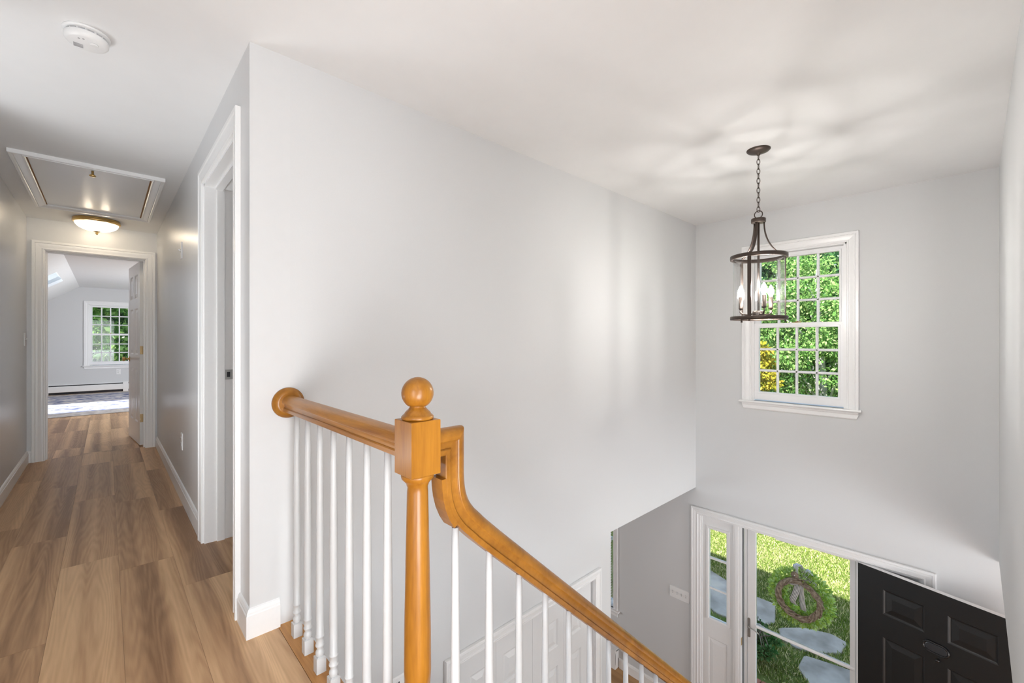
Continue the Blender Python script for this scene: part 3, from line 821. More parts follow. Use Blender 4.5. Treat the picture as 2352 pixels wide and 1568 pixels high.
# bedroom doorway trim
t1 = empty('trim_1', (0, E_, 0), 0); struct(t1, 'white casing around the bedroom doorway at the end of the hall', 'door casing')
mb = MB(); frame_u(mb, -0.425, 0.306, 0, 1.992, 0.080, 0.021); mb.build('casing', 'trim', t1)
mb = MB(); mb.box(-0.437, -0.418, -0.002, 0.122, 0, 2.0); mb.box(0.303, 0.320, -0.002, 0.122, 0, 2.0); mb.box(-0.42, 0.305, -0.002, 0.122, 1.985, 2.005)
mb.box(-0.418, -0.406, 0.04, 0.075, 0, 1.985); mb.box(0.291, 0.303, 0.04, 0.075, 0, 1.985); mb.box(-0.406, 0.291, 0.04, 0.075, 1.973, 1.985)
mb.build('door_jamb', 'trim', t1)
mb = MB(); frame_u(mb, -0.425, 0.306, 0, 1.992, 0.06, 0.018, 0.0)
bk = mb.build('casing', 'trim', t1); bk.rotation_euler = (0, 0, PI); bk.location = (-0.119, 0.12, 0)

# right hall doorway: local x = -(Y - yc)
yc = (2.12 + 2.955) / 2; hwid = (2.955 - 2.12) / 2
t2 = empty('trim_2', (C_, yc, 0), -PI / 2); struct(t2, 'white casing and jamb of the doorway on the right of the hall', 'door casing')
mb = MB(); frame_u(mb, -hwid + 0.004, hwid - 0.004, 0, 2.011, 0.078, 0.020); mb.build('casing', 'trim', t2)
mb = MB(); mb.box(-hwid, -hwid + 0.018, 0, 0.145, 0, 2.015); mb.box(hwid - 0.018, hwid, 0, 0.145, 0, 2.015); mb.box(-hwid, hwid, 0, 0.145, 1.997, 2.015)
mb.box(-hwid + 0.018, -hwid + 0.030, 0.058, 0.094, 0, 1.997); mb.box(hwid - 0.030, hwid - 0.018, 0.048, 0.084, 0, 1.997); mb.box(-hwid + 0.03, hwid - 0.03, 0.048, 0.084, 1.985, 1.997)
mb.build('door_jamb', 'trim', t2)
# strike plate on the far jamb (low x side is the far side)
mb = MB(); mb.box(-hwid + 0.018, -hwid + 0.0205, 0.098, 0.138, 0.912, 0.968)
mb.box(-hwid + 0.018, -hwid + 0.030, 0.138, 0.148, 0.918, 0.962)
sp = mb.build('strike_plate', 'nickel', t2)
MB().box(-hwid + 0.0204, -hwid + 0.0212, 0.106, 0.122, 0.925, 0.955).build('strike_opening', 'slot', sp)

# ------------------------------------------------------------------ closet with folding doors on the lower wall
t3 = empty('trim_3', (0, A_, 0), 0); struct(t3, 'white casing around the closet below the stairwell wall', 'door casing')
mb = MB(); frame_u(mb, 1.352, 2.60, G_, -0.600, 0.062, 0.021); mb.build('casing', 'trim', t3)
mb = MB(); mb.box(1.34, 1.358, 0, 0.11, G_, -0.60); mb.box(2.594, 2.612, 0, 0.11, G_, -0.60); mb.box(1.352, 2.6, 0, 0.11, -0.606, -0.588); mb.build('door_jamb', 'trim', t3)
d4 = empty('door_4', (1.362, A_ + 0.018, 0), 0); struct(d4, 'white folding closet doors with raised panels below the stairwell wall', 'door')
LW = 0.3035
for k in range(4):
    lm, rm = (0.110, 0.055) if k % 2 == 0 else (0.055, 0.110)
    pz = [(-0.915, -0.728), (-1.62, -1.043), (-2.42, -1.74)]
    lf_e = empty('door_leaf', (k * (LW + 0.0015), 0, 0), 0, d4)
    pn = [(lm, LW - rm, a, b) for a, b in pz]
    panel_door(lf_e, LW, G_ + 0.012, -0.618, 0.034, pn, 'white_door')
MB().box(-0.004, 4 * LW + 0.01, 0.002, 0.030, -0.616, -0.606).build('track', 'nickel', d4)

# ------------------------------------------------------------------ front entry: frame, sidelights, storm door, black door
t4 = empty('trim_4', (D_, 0, 0), -PI / 2); struct(t4, 'white casing and frame around the front entry', 'door casing')
# local x = -Y
mb = MB(); frame_u(mb, -1.871, -0.250, G_, -0.578, 0.066, 0.021); mb.build('casing', 'trim', t4)
mb = MB()
mb.box(-1.877, -1.853, 0, 0.13, G_, -0.572); mb.box(-0.269, -0.245, 0, 0.13, G_, -0.572); mb.box(-1.853, -0.269, 0.0, 0.13, -0.592, -0.572)
mb.box(-1.853, -1.842, 0.012, 0.032, G_, -0.592)
for a, b in ((-1.548, -1.482), (-0.617, -0.560)):
    mb.box(a, b, 0.012, 0.13, G_, -0.592)
    mb.box(a + 0.02, b - 0.02, 0.006, 0.012, G_, -0.592)
mb.build('entry_frame', 'trim', t4)
MB().box(-1.482, -1.476, 0.058, 0.075, G_, -0.592).build('weatherstrip', 'weather', t4)
mb = MB(); mb.box(-1.483, -1.481, 0.022, 0.05, -1.70, -1.63); mb.build('strike_plate', 'brass', t4)
def sidelight(cx):
    r = empty('sidelight', (0, 0, 0), 0, t4)
    x0, x1 = cx - 0.147, cx + 0.147
    g0, g1 = cx - 0.085, cx + 0.085
    mb = MB(); y = 0.034; th = 0.035
    za, zb = G_ + 0.05, -0.592
    mb.box(x0, g0, y, y + th, za, zb); mb.box(g1, x1, y, y + th, za, zb); mb.box(g0, g1, y, y + th, -0.703, zb); mb.box(g0, g1, y, y + th, -1.72, -1.575); mb.box(g0, g1, y, y + th, za, -2.42)
    mb.sweep([(g0, y, -1.575), (g0, y, -0.703), (g1, y, -0.703), (g1, y, -1.575)], (0, -1, 0), [(-0.004, 0), (-0.004, 0.004), (0.006, 0.011), (0.02, 0.011), (0.026, 0.0)], True, away=(cx, y, -1.1))
    for zc in (-0.990, -1.282): mb.box(g0, g1, y - 0.002, y + 0.02, zc - 0.009, zc + 0.009)
    mb.build('sidelight_frame', 'trim', r)
    pb = MB(); panel_pocket(pb, g0 - 0.008, g1 + 0.008, -2.42, -1.765, y, 1, 0.008, 0.01, 0.004, 0.03)
    pb.box(g0 - 0.008, g1 + 0.008, y + 0.02, y + 0.03, -2.42, -1.765)
    pb.box(g0, g1, y - 0.0, y + 0.03, -1.765, -1.72); pb.build('panel', 'trim', r)
    for a, b in ((-1.575, -1.291), (-1.273, -0.999), (-0.981, -0.703)):
        MB().box(g0, g1, y + 0.012, y + 0.015, a, b).build('pane', 'glass', r)
    return r
sidelight(-1.695); sidelight(-0.415)
MB().box(-1.853, -0.269, 0.0, 0.16, G_ - 0.02, G_ + 0.02).build('threshold', 'nickel', t4)

# storm door at the outer face
d3 = empty('door_3', (D_ + 0.092, 0, 0), -PI / 2); struct(d3, 'white storm door with a tall glass pane at the front entry', 'door')
mb = MB(); y0, th = 0.0, 0.030; zb, zt = G_ + 0.03, -0.594
mb.box(-1.476, -1.452, y0 + 0.006, y0 + 0.034, zb, zt); mb.box(-0.648, -0.617, y0 + 0.006, y0 + 0.034, zb, zt)
mb.bbox(-1.449, -1.378, y0, y0 + th, zb, zt - 0.012, 0.003); mb.bbox(-0.686, -0.650, y0, y0 + th, zb, zt - 0.012, 0.003)
mb.box(-1.378, -0.686, y0, y0 + th, -0.634, zt - 0.012); mb.box(-1.378, -0.686, y0, y0 + th, zb, zb + 0.18)
mb.build('storm_frame', 'trim', d3)
mb = MB(); mb.lofts([[(x, y0, -1.515), (x, y0 - 0.006, -1.507), (x, y0 - 0.006, -1.497), (x, y0, -1.489), (x, y0 + 0.02, -1.489), (x, y0 + 0.02, -1.515)] for x in (-1.378, -0.655)]); mb.build('crossbar', 'trim', d3)
MB().box(-1.378, -0.686, 0.012, 0.016, -1.489, -0.634).build('pane', 'glass', d3)
MB().box(-1.378, -0.686, 0.012, 0.016, zb + 0.18, -1.515).build('pane', 'glass', d3)
mb = MB()
hp = []
for z, yw in ((-1.625, 0.012), (-1.62, 0.018), (-1.56, 0.018), (-1.545, 0.014), (-1.53, 0.018), (-1.455, 0.018), (-1.448, 0.012)):
    hp.append([(-1.442 - yw + 0.012, -0.006, z), (-1.442 + yw, -0.006, z), (-1.442 + yw, 0.0, z), (-1.442 - yw + 0.012, 0.0, z)])
mb.lofts(hp)
mb.lathe([(0.010, 0.0), (0.010, -0.022), (0.007, -0.026), (0, -0.027)], (-1.436, 0, -1.525), 12, 'Y')
mb.tube([(-1.436, -0.024, -1.525), (-1.415, -0.030, -1.520), (-1.39, -0.033, -1.520), (-1.365, -0.032, -1.531), (-1.345, -0.030, -1.546)], [0.007, 0.006, 0.0055, 0.005, 0.0045], 8)
mb.build('lever_handle', 'nickel', d3)
mb = MB(); mb.lathe([(0.009, 0.03), (0.009, 0.055)], (-1.436, 0, -1.525), 12, 'Y')
mb.tube([(-1.436, 0.052, -1.525), (-1.41, 0.058, -1.515), (-1.37, 0.062, -1.505), (-1.32, 0.06, -1.515)], [0.007, 0.006, 0.0055, 0.005], 8)
mb.build('outside_handle', 'nickel', d3)
mb = MB(); mb.box(-1.21, -1.02, -0.03, 0.0, -0.634, -0.606); mb.build('closer_bracket', 'trim', d3)

# black front door standing open
ang = math.atan2(-0.9682, -0.2504)
d2 = empty('door_2', (4.258, 0.617, 0), ang); struct(d2, 'black panelled front door standing wide open', 'door')
pn = []
for xa, xb in ((0.156, 0.392), (0.511, 0.746)):
    pn += [(xa, xb, -0.899, -0.714), (xa, xb, -1.70, -1.067), (xa, xb, -2.40, -1.90)]
# local y: +y must point away from the room side that faces the viewpoint
so = panel_door(d2, 0.90, G_ + 0.03, -0.586, 0.044, pn, 'black', bev=0.036)
d2.scale = (1, 1, 1)
MB().box(0.0, 0.90, 0.001, 0.043, -0.5865, -0.5855).build('top_edge', 'trim', d2)
mb = MB()
def stadium(cx, cz, w, h, n=10):
    r = h / 2; s = w / 2 - r
    return [(cx + s + r * math.cos(t), cz + r * math.sin(t)) for t in [(-PI / 2 + PI * i / n) for i in range(n + 1)]] + \
           [(cx - s - r * math.cos(t), cz - r * math.sin(t)) for t in [(-PI / 2 + PI * i / n) for i in range(n + 1)]]
def stad_rings(mb, spec, cx, cz, face, sg):
    mb.lofts([[(x, face + sg * d, z) for x, z in stadium(cx, cz, w, h)] for w, h, d in spec], smooth=False)
FY, SG = (0.0, -1)
stad_rings(mb, [(0.142, 0.080, 0), (0.140, 0.078, 0.010), (0.130, 0.068, 0.014), (0.120, 0.058, 0.010), (0.118, 0.056, 0.006)], 0.454, -0.972, FY, SG)
vw = mb.build('peephole_viewer', 'black_trim', d2)
mb = MB(); stad_rings(mb, [(0.117, 0.055, 0.007), (0.116, 0.054, 0.0085), (0.106, 0.046, 0.010)], 0.454, -0.972, FY, SG); mb.build('viewer_screen', 'viewer', vw)
mb = MB(); mb.lathe([(0.012, FY), (0.012, FY + SG * 0.012), (0.008, FY + SG * 0.018), (0, FY + SG * 0.019)], (0.462, 0, -1.046), 14, 'Y'); mb.build('bell_button', 'black_trim', d2)

# ------------------------------------------------------------------ stairs
st = empty('stairs', (0, 0, 0)); struct(st, 'stairs going down from the landing along the near wall', 'stairs')
tr = MB(); tr.lofts([[(-0.03, y, -0.004), (-0.026, y, 0), (0.224, y, 0), (0.224, y, -0.026), (-0.026, y, -0.026), (-0.03, y, -0.022)] for y in (R_ + 0.001, 0.955)])
t0 = tr.build('tread', 'nosing', st, (0.59, 0, -0.2))
ri = MB().box(0, 0.015, R_ + 0.001, 0.94, -0.174, -0.001)
r0 = ri.build('riser', 'trim', st, (0.59, 0, -0.026))
for k in range(1, 12):
    copy(t0, st, (0.59 + 0.224 * k, 0, -0.2 * (k + 1)))
for k in range(1, 13):
    copy(r0, st, (0.59 + 0.224 * k - 0.0, 0, -0.2 * k - 0.026))
mb = MB()
pts = [(0.57, -0.03)]
for k in range(12):
    pts += [(0.588 + 0.224 * k, -0.2 * k - 0.03 if k == 0 else -0.2 * k - 0.028), (0.588 + 0.224 * k, -0.2 * (k + 1) - 0.028)]
pts += [(0.588 + 0.224 * 12, -0.2 * 12 - 0.028), (0.588 + 0.224 * 12, G_), (0.57, G_)]
mb.lofts([[(x, y, z) for x, z in pts] for y in (0.925, 0.945)]); mb.build('stringer', 'trim', st)

# ------------------------------------------------------------------ balustrades
def baluster_mesh(h, name='baluster'):
    mb = MB(); s = 0.0157
    mb.box(-s, s, -s, s, 0, 0.052)
    mb.lofts([[(-s, -s, 0.052), (s, -s, 0.052), (s, s, 0.052), (-s, s, 0.052)], [(-s * 0.6, -s * 0.6, 0.0555), (s * 0.6, -s * 0.6, 0.0555), (s * 0.6, s * 0.6, 0.0555), (-s * 0.6, s * 0.6, 0.0555)]])
    pr = [(0.009, 0.052), (0.0125, 0.057), (0.0142, 0.064), (0.0138, 0.070), (0.0105, 0.076), (0.0092, 0.079), (0.0105, 0.082), (0.0112, 0.085), (0.0116, 0.0875), (0.0143, 0.089), (0.0148, 0.0915), (0.0143, 0.094), (0.0122, 0.096), (0.0122, 0.118), (0.0142, 0.1195), (0.0148, 0.122), (0.0142, 0.1245), (0.0124, 0.1265), (0.0128, 0.22), (0.0122, h * 0.55), (0.0096, h * 0.85), (0.0088, h)]
    mb.lathe(pr, n=16)
    return mb
half = [(0.0, 0.0215), (0.002, 0.0238), (0.013, 0.0238), (0.0155, 0.0215), (0.0160, 0.0192)]
half += [(0.0160 + 0.0165 * (1 - math.cos(t)) * 0.5 + 0.0165 * 0.5 * t / PI, 0.0192 - 0.0022 * math.sin(t) + 0.0058 * t / PI) for t in [PI * i / 6 for i in range(1, 7)]]
half += [(0.0335, 0.0272)]
half += [(0.0355 + 0.027 * math.sin(t), 0.0285 * math.cos(t) ** 0.8) for t in [PI / 2 * i / 9 for i in range(0, 9)]]
RAIL = [(a, -b) for a, b in half] + [(0.0627, 0.0)] + [(a, b) for a, b in reversed(half)]
XR, YN = 0.5365, 0.898
lr = empty('landing_railing', (XR, YN, 0)); tag(lr, 'level landing railing with honey wood handrail and white turned balusters', 'railing')
mb = MB(); mb.lofts([[(b, y, 0.853 + a) for a, b in RAIL] for y in (0.030, A_ - YN - 0.012)])
mb.build('handrail', 'rail_y', lr)
mb = MB(); mb.lathe([(0.040, -0.024), (0.052, -0.020), (0.054, -0.012), (0.060, -0.009), (0.061, -0.001)], (0, A_ - YN, 0.885), 40, 'Y'); mb.build('rosette', 'rail', lr)
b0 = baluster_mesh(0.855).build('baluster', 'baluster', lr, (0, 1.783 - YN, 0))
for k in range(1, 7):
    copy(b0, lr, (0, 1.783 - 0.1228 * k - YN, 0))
# newel
mb = MB(); w = 0.0385
def sq(s, z): return [(-s, -s, z), (s, -s, z), (s, s, z), (-s, s, z)]
mb.lofts([sq(w - 0.001, 0.823), sq(w, 0.824), sq(w, 0.949), sq(w - 0.001, 0.950)])
mb.lathe([(0.028, 0.3), (0.0315, 0.36), (0.031, 0.45), (0.028, 0.62), (0.0245, 0.78), (0.0235, 0.792), (0.0255, 0.796), (0.0262, 0.800), (0.031, 0.806), (0.037, 0.812), (0.0385, 0.818), (0.0385, 0.8235)], n=40)
mb.lathe([(0.036, 0.255), (0.037, 0.27), (0.030, 0.28), (0.028, 0.3)], n=32)
mb.lofts([sq(w, -0.3), sq(w, 0.255)])
nw = mb.build('newel_post', 'rail_z', lr)
mb = MB()
pr = [(0.0, 0.948), (0.034, 0.949), (0.0375, 0.953), (0.0375, 0.957), (0.034, 0.961), (0.032, 0.962), (0.029, 0.967), (0.021, 0.975), (0.0175, 0.980), (0.0175, 0.983)]
cz, rb = 1.0115, 0.0375
for i in range(1, 15):
    t = -PI / 2 + 0.48 + (PI - 0.48) * i / 14
    pr.append((rb * math.cos(t), cz + rb * math.sin(t)))
mb.lathe(pr, n=40); mb.build('finial', 'rail_z', nw)

# descending rail
sr = empty('stair_railing', (0.574, YN, 0)); tag(sr, 'sloping stair railing with a curved gooseneck handrail and white balusters', 'railing')
def base_z(x): return 0.447 - 0.894 * (x - 0.883)
path = [(0.5745, 0.856), (0.601, 0.856), (0.601, 0.80), (0.6025, 0.775), (0.606, 0.750), (0.613, 0.724), (0.623, 0.701), (0.636, 0.680), (0.653, 0.659), (0.672, 0.640), (0.70, 0.6118), (0.75, base_z(0.75)), (0.883, base_z(0.883)), (3.20, base_z(3.20))]
def smooth_path(P, lo, hi, k):
    """Catmull-Rom through points lo..hi of P, k steps per span"""
    out = list(P[:lo])
    for i in range(lo, hi):
        p0, p1, p2, p3 = P[i - 1] if i > lo else P[i], P[i], P[i + 1], P[min(i + 2, len(P) - 1)]
        for j in range(k):
            t = j / k
            out.append(tuple(0.5 * (2 * p1[c] + (p2[c] - p0[c]) * t + (2 * p0[c] - 5 * p1[c] + 4 * p2[c] - p3[c]) * t * t + (3 * p1[c] - p0[c] - 3 * p2[c] + p3[c]) * t ** 3) for c in (0, 1)))
    return out + list(P[hi:])
path = smooth_path(path, 2, 10, 4)
mb = MB(); mb.sweep([(x - 0.574, 0, z) for x, z in path], (0, 1, 0), RAIL, away=(-1.2, 0, -2.0))
mb.build('handrail', 'rail', sr)
mb = MB()   # glued-on filler piece under the gooseneck
pp = [(0.601, 0.80), (0.6025, 0.775), (0.606, 0.750), (0.613, 0.724), (0.623, 0.701), (0.636, 0.680)]
mb.sweep([(x - 0.574, 0, z) for x, z in pp], (0, 1, 0), [(0.001, -0.0235), (-0.012, -0.0235), (-0.012, 0.0235), (0.001, 0.0235)], away=(-1.2, 0, -2.0)); mb.build('filler_strip', 'rail', sr)
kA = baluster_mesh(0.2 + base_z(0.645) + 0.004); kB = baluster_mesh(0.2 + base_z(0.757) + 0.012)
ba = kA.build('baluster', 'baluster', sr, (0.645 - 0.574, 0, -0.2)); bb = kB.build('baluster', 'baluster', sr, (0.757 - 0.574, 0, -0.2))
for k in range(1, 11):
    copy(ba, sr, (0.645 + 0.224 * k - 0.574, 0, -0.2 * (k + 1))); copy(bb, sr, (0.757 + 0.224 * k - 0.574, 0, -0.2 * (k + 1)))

# bottom newel, copied from the one at the landing
nw2 = copy(nw, sr, (3.235 - 0.574, 0, -2.52 - 0.06)); fi = [x for x in COL.objects if x.parent == nw][0]; copy(fi, nw2)

# ------------------------------------------------------------------ ceiling hatch
hx0, hx1, hy0, hy1 = -0.43, 0.307, 3.915, 5.37
ha = empty('attic_hatch', (0, 0, H_)); tag(ha, 'white attic hatch with moulded frame in the hall ceiling', 'attic hatch')
mb = MB(); cw = 0.068
ix0, ix1, iy0, iy1 = hx0 + cw, hx1 - cw, hy0 + cw, hy1 - cw
mb.sweep([(ix0, iy0, 0), (ix0, iy1, 0), (ix1, iy1, 0), (ix1, iy0, 0)], (0, 0, -1), casing_prof(cw, 0.024), True, away=((ix0 + ix1) / 2, (iy0 + iy1) / 2, 0)); mb.build('hatch_frame', 'trim', ha)
MB().box(ix0, ix0 + 0.006, iy0, iy1, -0.006, 0).build('raw_edge', 'raw_wood', ha); MB().box(ix1 - 0.009, ix1, iy0, iy1, -0.006, 0).build('raw_edge', 'raw_wood', ha)
mb = MB(); mb.box(ix0 + 0.006, ix1 - 0.009, iy0, iy1, -0.004, -0.001)
mb.build('hatch_panel', 'white_door', ha)
mb = MB(); mb.lathe([(0.007, -0.004), (0.006, -0.020), (0.008, -0.026), (0.017, -0.032), (0.018, -0.036), (0.012, -0.041), (0, -0.042)], (-0.065, 4.06, 0), 18); mb.build('knob', 'brass', ha)

# smoke detector
smk = empty('smoke_detector', (-0.052, 2.262, H_)); tag(smk, 'round white smoke detector on the ceiling', 'smoke detector')
mb = MB(); mb.lathe([(0.066, 0), (0.066, -0.006), (0.063, -0.008), (0.0, -0.008)], n=48); mb.build('mounting_plate', 'plastic', smk)
mb = MB(); mb.lathe([(0.055, -0.008), (0.055, -0.016), (0.0605, -0.017), (0.062, -0.020), (0.061, -0.032), (0.057, -0.037), (0.050, -0.040), (0.0, -0.0415)], n=48); mb.build('detector_body', 'plastic', smk)
v0 = MB().box(0.050, 0.0556, -0.009, 0.009, -0.0155, -0.0105).build('vent_slot', 'vent_grey', smk)
for i in range(1, 14):
    c = copy(v0, smk); c.rotation_euler = (0, 0, 2 * PI * i / 14)
mb = MB(); mb.lathe([(0.012, -0.041), (0.012, -0.0435), (0.010, -0.0445), (0, -0.0445)], (0.02, -0.015, 0), 20)
mb.build('test_button', 'plastic', smk)
s0 = MB().box(-0.036, -0.010, 0.010, 0.0125, -0.0418, -0.040).build('sounder_slot', 'vent_grey', smk)
for i in range(1, 5): copy(s0, smk, (0, i * 0.006, 0))
i0 = MB().lathe([(0.003, -0.0405), (0.003, -0.042)], (-0.02, -0.03, 0), 8).build('indicator_hole', 'vent_grey', smk)
copy(i0, smk, (0.012, -0.004, 0))

# flush light
fl = empty('ceiling_light', (-0.062, 5.70, H_)); tag(fl, 'brass and frosted glass bowl light on the hall ceiling', 'ceiling light')
mb = MB(); mb.lathe([(0.10, 0), (0.165, 0), (0.168, -0.008), (0.165, -0.014), (0.170, -0.020), (0.170, -0.030), (0.162, -0.036), (0.152, -0.038), (0.152, -0.034), (0.158, -0.028), (0.158, -0.012), (0.10, -0.006)], n=56, cap=False); mb.build('pan', 'brass', fl)
mb = MB()
pr = [(0.154 * math.cos(t), -0.034 - 0.075 * math.sin(t)) for t in [PI / 2 * i / 12 for i in range(13)]]
mb.lathe(pr, n=56, cap=False); mb.build('glass_bowl', 'shade', fl)
mb = MB(); mb.lathe([(0.026, -0.106), (0.028, -0.110), (0.018, -0.113), (0.008, -0.117), (0.010, -0.124), (0.011, -0.128), (0.006, -0.136), (0.0, -0.142)], n=20); mb.build('finial', 'brass', fl)
for sx in (-0.06, 0.06):
    mb = MB()
    mb.lathe([(0.0, -0.085), (0.018, -0.078), (0.026, -0.062), (0.022, -0.046), (0.012, -0.034), (0.012, -0.012)], (sx, -0.01, 0), 14)
    mb.build('bulb', 'hall_bulb', fl)

# ------------------------------------------------------------------ lantern pendant over the stairwell
PX, PY = 2.855, 0.885
pl = empty('lantern_pendant', (PX, PY, H_)); tag(pl, 'bronze lantern pendant with glass cylinder hanging above the stairwell', 'pendant light')
va = math.atan2(-PY, -PX)      # direction from lantern towards the landing
ZT, ZB, RR = 1.634 - H_, 1.268 - H_, 0.151
mb = MB(); mb.lathe([(0.064, 0), (0.064, -0.004), (0.058, -0.010), (0.040, -0.018), (0.020, -0.023), (0.010, -0.026), (0.008, -0.034), (0, -0.035)], n=36); mb.build('canopy', 'bronze', pl)
# chain links
zt, zb = -0.030, -0.372
nl = 12; pitch = (zt - zb) / nl
def link_mesh(Lh, Wh, r):
    pts = []
    for i in range(20):
        t = 2 * PI * i / 20
        pts.append((Wh * math.cos(t), 0, Lh * math.sin(t)))
    return MB().tube(pts, r, 6, True)
l0 = None
for i in range(nl):
    z = zt - pitch * (i + 0.5)
    if l0 is None:
        l0 = link_mesh(pitch * 0.5 + 0.0035, 0.0085, 0.0020).build('chain_link', 'bronze', pl, (0, 0, z)); l0.rotation_euler = (0, 0, va + 0.3)
    else:
        c = copy(l0, pl, (0, 0, z)); c.rotation_euler = (0, 0, va + 0.3 + (PI / 2 if i % 2 else 0))
lo = MB().tube([(0.022 * math.cos(2 * PI * i / 24), 0, 0.022 * math.sin(2 * PI * i / 24)) for i in range(24)], 0.003, 8, True).build('loop', 'bronze', pl, (0, 0, -0.388)); lo.rotation_euler = (0, 0, va + PI / 2 - 0.3)
HB = -0.412
mb = MB(); mb.lathe([(0.006, HB + 0.004), (0.010, HB), (0.038, HB - 0.001), (0.0395, HB - 0.003), (0.0395, HB - 0.024), (0.037, HB - 0.026), (0.0, HB - 0.026)], n=36); mb.build('hub', 'bronze', pl)
mb = MB(); mb.lathe([(0.0065, HB - 0.02), (0.0065, ZB + 0.03)], n=12); mb.build('center_rod', 'bronze', pl)
def ring(z0, z1, name):
    mb = MB(); r0, r1 = RR - 0.010, RR + 0.001
    mb.lathe([(r0, z0), (r1, z0), (r1 + 0.001, (z0 + z1) / 2), (r1, z1), (r0, z1), (r0, z0)], n=64, cap=False)
    return mb
ring(ZT - 0.011, ZT + 0.011, 'r').build('ring', 'bronze', pl)
ring(ZB - 0.009, ZB + 0.011, 'r').build('ring', 'bronze', pl)
for k in range(3):
    # angles measured from the direction facing the landing, clockwise seen from above appears to the right
    a = va + math.radians(19 + 120 * k) * (-1)
    ca, sa = math.cos(a), math.sin(a)
    mtx = Matrix.Rotation(a, 4, 'Z')
    mb = MB(); mb.box(RR - 0.012, RR - 0.008, -0.010, 0.010, ZB, ZT, mtx)
    s = mb.build('strap', 'bronze', pl)
    mb = MB(); mb.lathe([(0.0055, ZB - 0.020), (0.0055, ZB - 0.006)], ((RR - 0.01) * ca, (RR - 0.01) * sa, 0), 10)
    mb.build('screw', 'bronze', s); mb = MB(); mb.lathe([(0.006, ZT + 0.008), (0.006, ZT + 0.018), (0.0, ZT + 0.02)], ((RR - 0.02) * ca, (RR - 0.02) * sa, 0), 10)
    mb.build('screw', 'bronze', s)
    pts = []
    for i in range(15):
        t = i / 14
        r = 0.030 + (RR - 0.022 - 0.030) * (t ** 2.1)
        z = HB - 0.024 + (ZT + 0.012 - HB + 0.024) * (0.12 * t + 0.88 * (1 - (1 - t) ** 1.35))
        pts.append((r, z))
    mb = MB()
    mb.lofts([[tuple(mtx @ Vector((r - 0.003, -0.006, z))), tuple(mtx @ Vector((r + 0.003, -0.006, z))), tuple(mtx @ Vector((r + 0.003, 0.006, z))), tuple(mtx @ Vector((r - 0.003, 0.006, z)))] for r, z in pts], smooth=True)
    mb.build('arm', 'bronze', pl)
# glass
mb = MB(); rg = RR - 0.016
mb.lathe([(rg, ZB + 0.006), (rg, ZT - 0.004)], n=72, cap=False); mb.build('glass_cylinder', 'lantern_glass', pl)
# cross bar and candle cluster
mb = MB(); mb.lathe([(0.0, ZB + 0.012), (0.030, ZB + 0.013), (0.032, ZB + 0.018), (0.032, ZB + 0.040), (0.028, ZB + 0.044), (0.0, ZB + 0.046)], n=28); mb.build('candle_hub', 'bronze', pl)
mb = MB()
for k in range(3):
    a = va + math.radians(-19 - 120 * k); mtx = Matrix.Rotation(a, 4, 'Z'); mb.box(0, RR - 0.01, -0.006, 0.006, ZB - 0.004, ZB + 0.001, mtx)
mb.box(-0.004, 0.004, -0.004, 0.004, ZB - 0.004, ZB + 0.014); mb.build('bottom_strut', 'bronze', pl)
RC = 0.096
for k in range(3):
    a = va - math.radians(-19 + 120 * k) if False else va + math.radians(17 + 120 * k)
    ca, sa = math.cos(a), math.sin(a)
    pts = [(0.028 * ca, 0.028 * sa, ZB + 0.028), (0.060 * ca, 0.060 * sa, ZB + 0.022), (0.085 * ca, 0.085 * sa, ZB + 0.026), (0.100 * ca, 0.100 * sa, ZB + 0.040), (RC * ca, RC * sa, ZB + 0.060)]
    mb = MB(); mb.tube(pts, 0.005, 8)
    ar = mb.build('candle_arm', 'bronze', pl)
    mb = MB(); mb.lathe([(0.009, ZB + 0.056), (0.013, ZB + 0.062), (0.0125, ZB + 0.066), (0.0125, ZB + 0.132), (0.010, ZB + 0.134)], (RC * ca, RC * sa, 0), 16)
    mb.build('candle_sleeve', 'bronze', ar)
    mb = MB(); z = ZB + 0.134
    mb.lathe([(0.007, z), (0.009, z + 0.006), (0.0165, z + 0.020), (0.0175, z + 0.028), (0.015, z + 0.040), (0.009, z + 0.055), (0.004, z + 0.066), (0.0, z + 0.070)], (RC * ca, RC * sa, 0), 18)
    mb.build('bulb', 'bulb', ar)

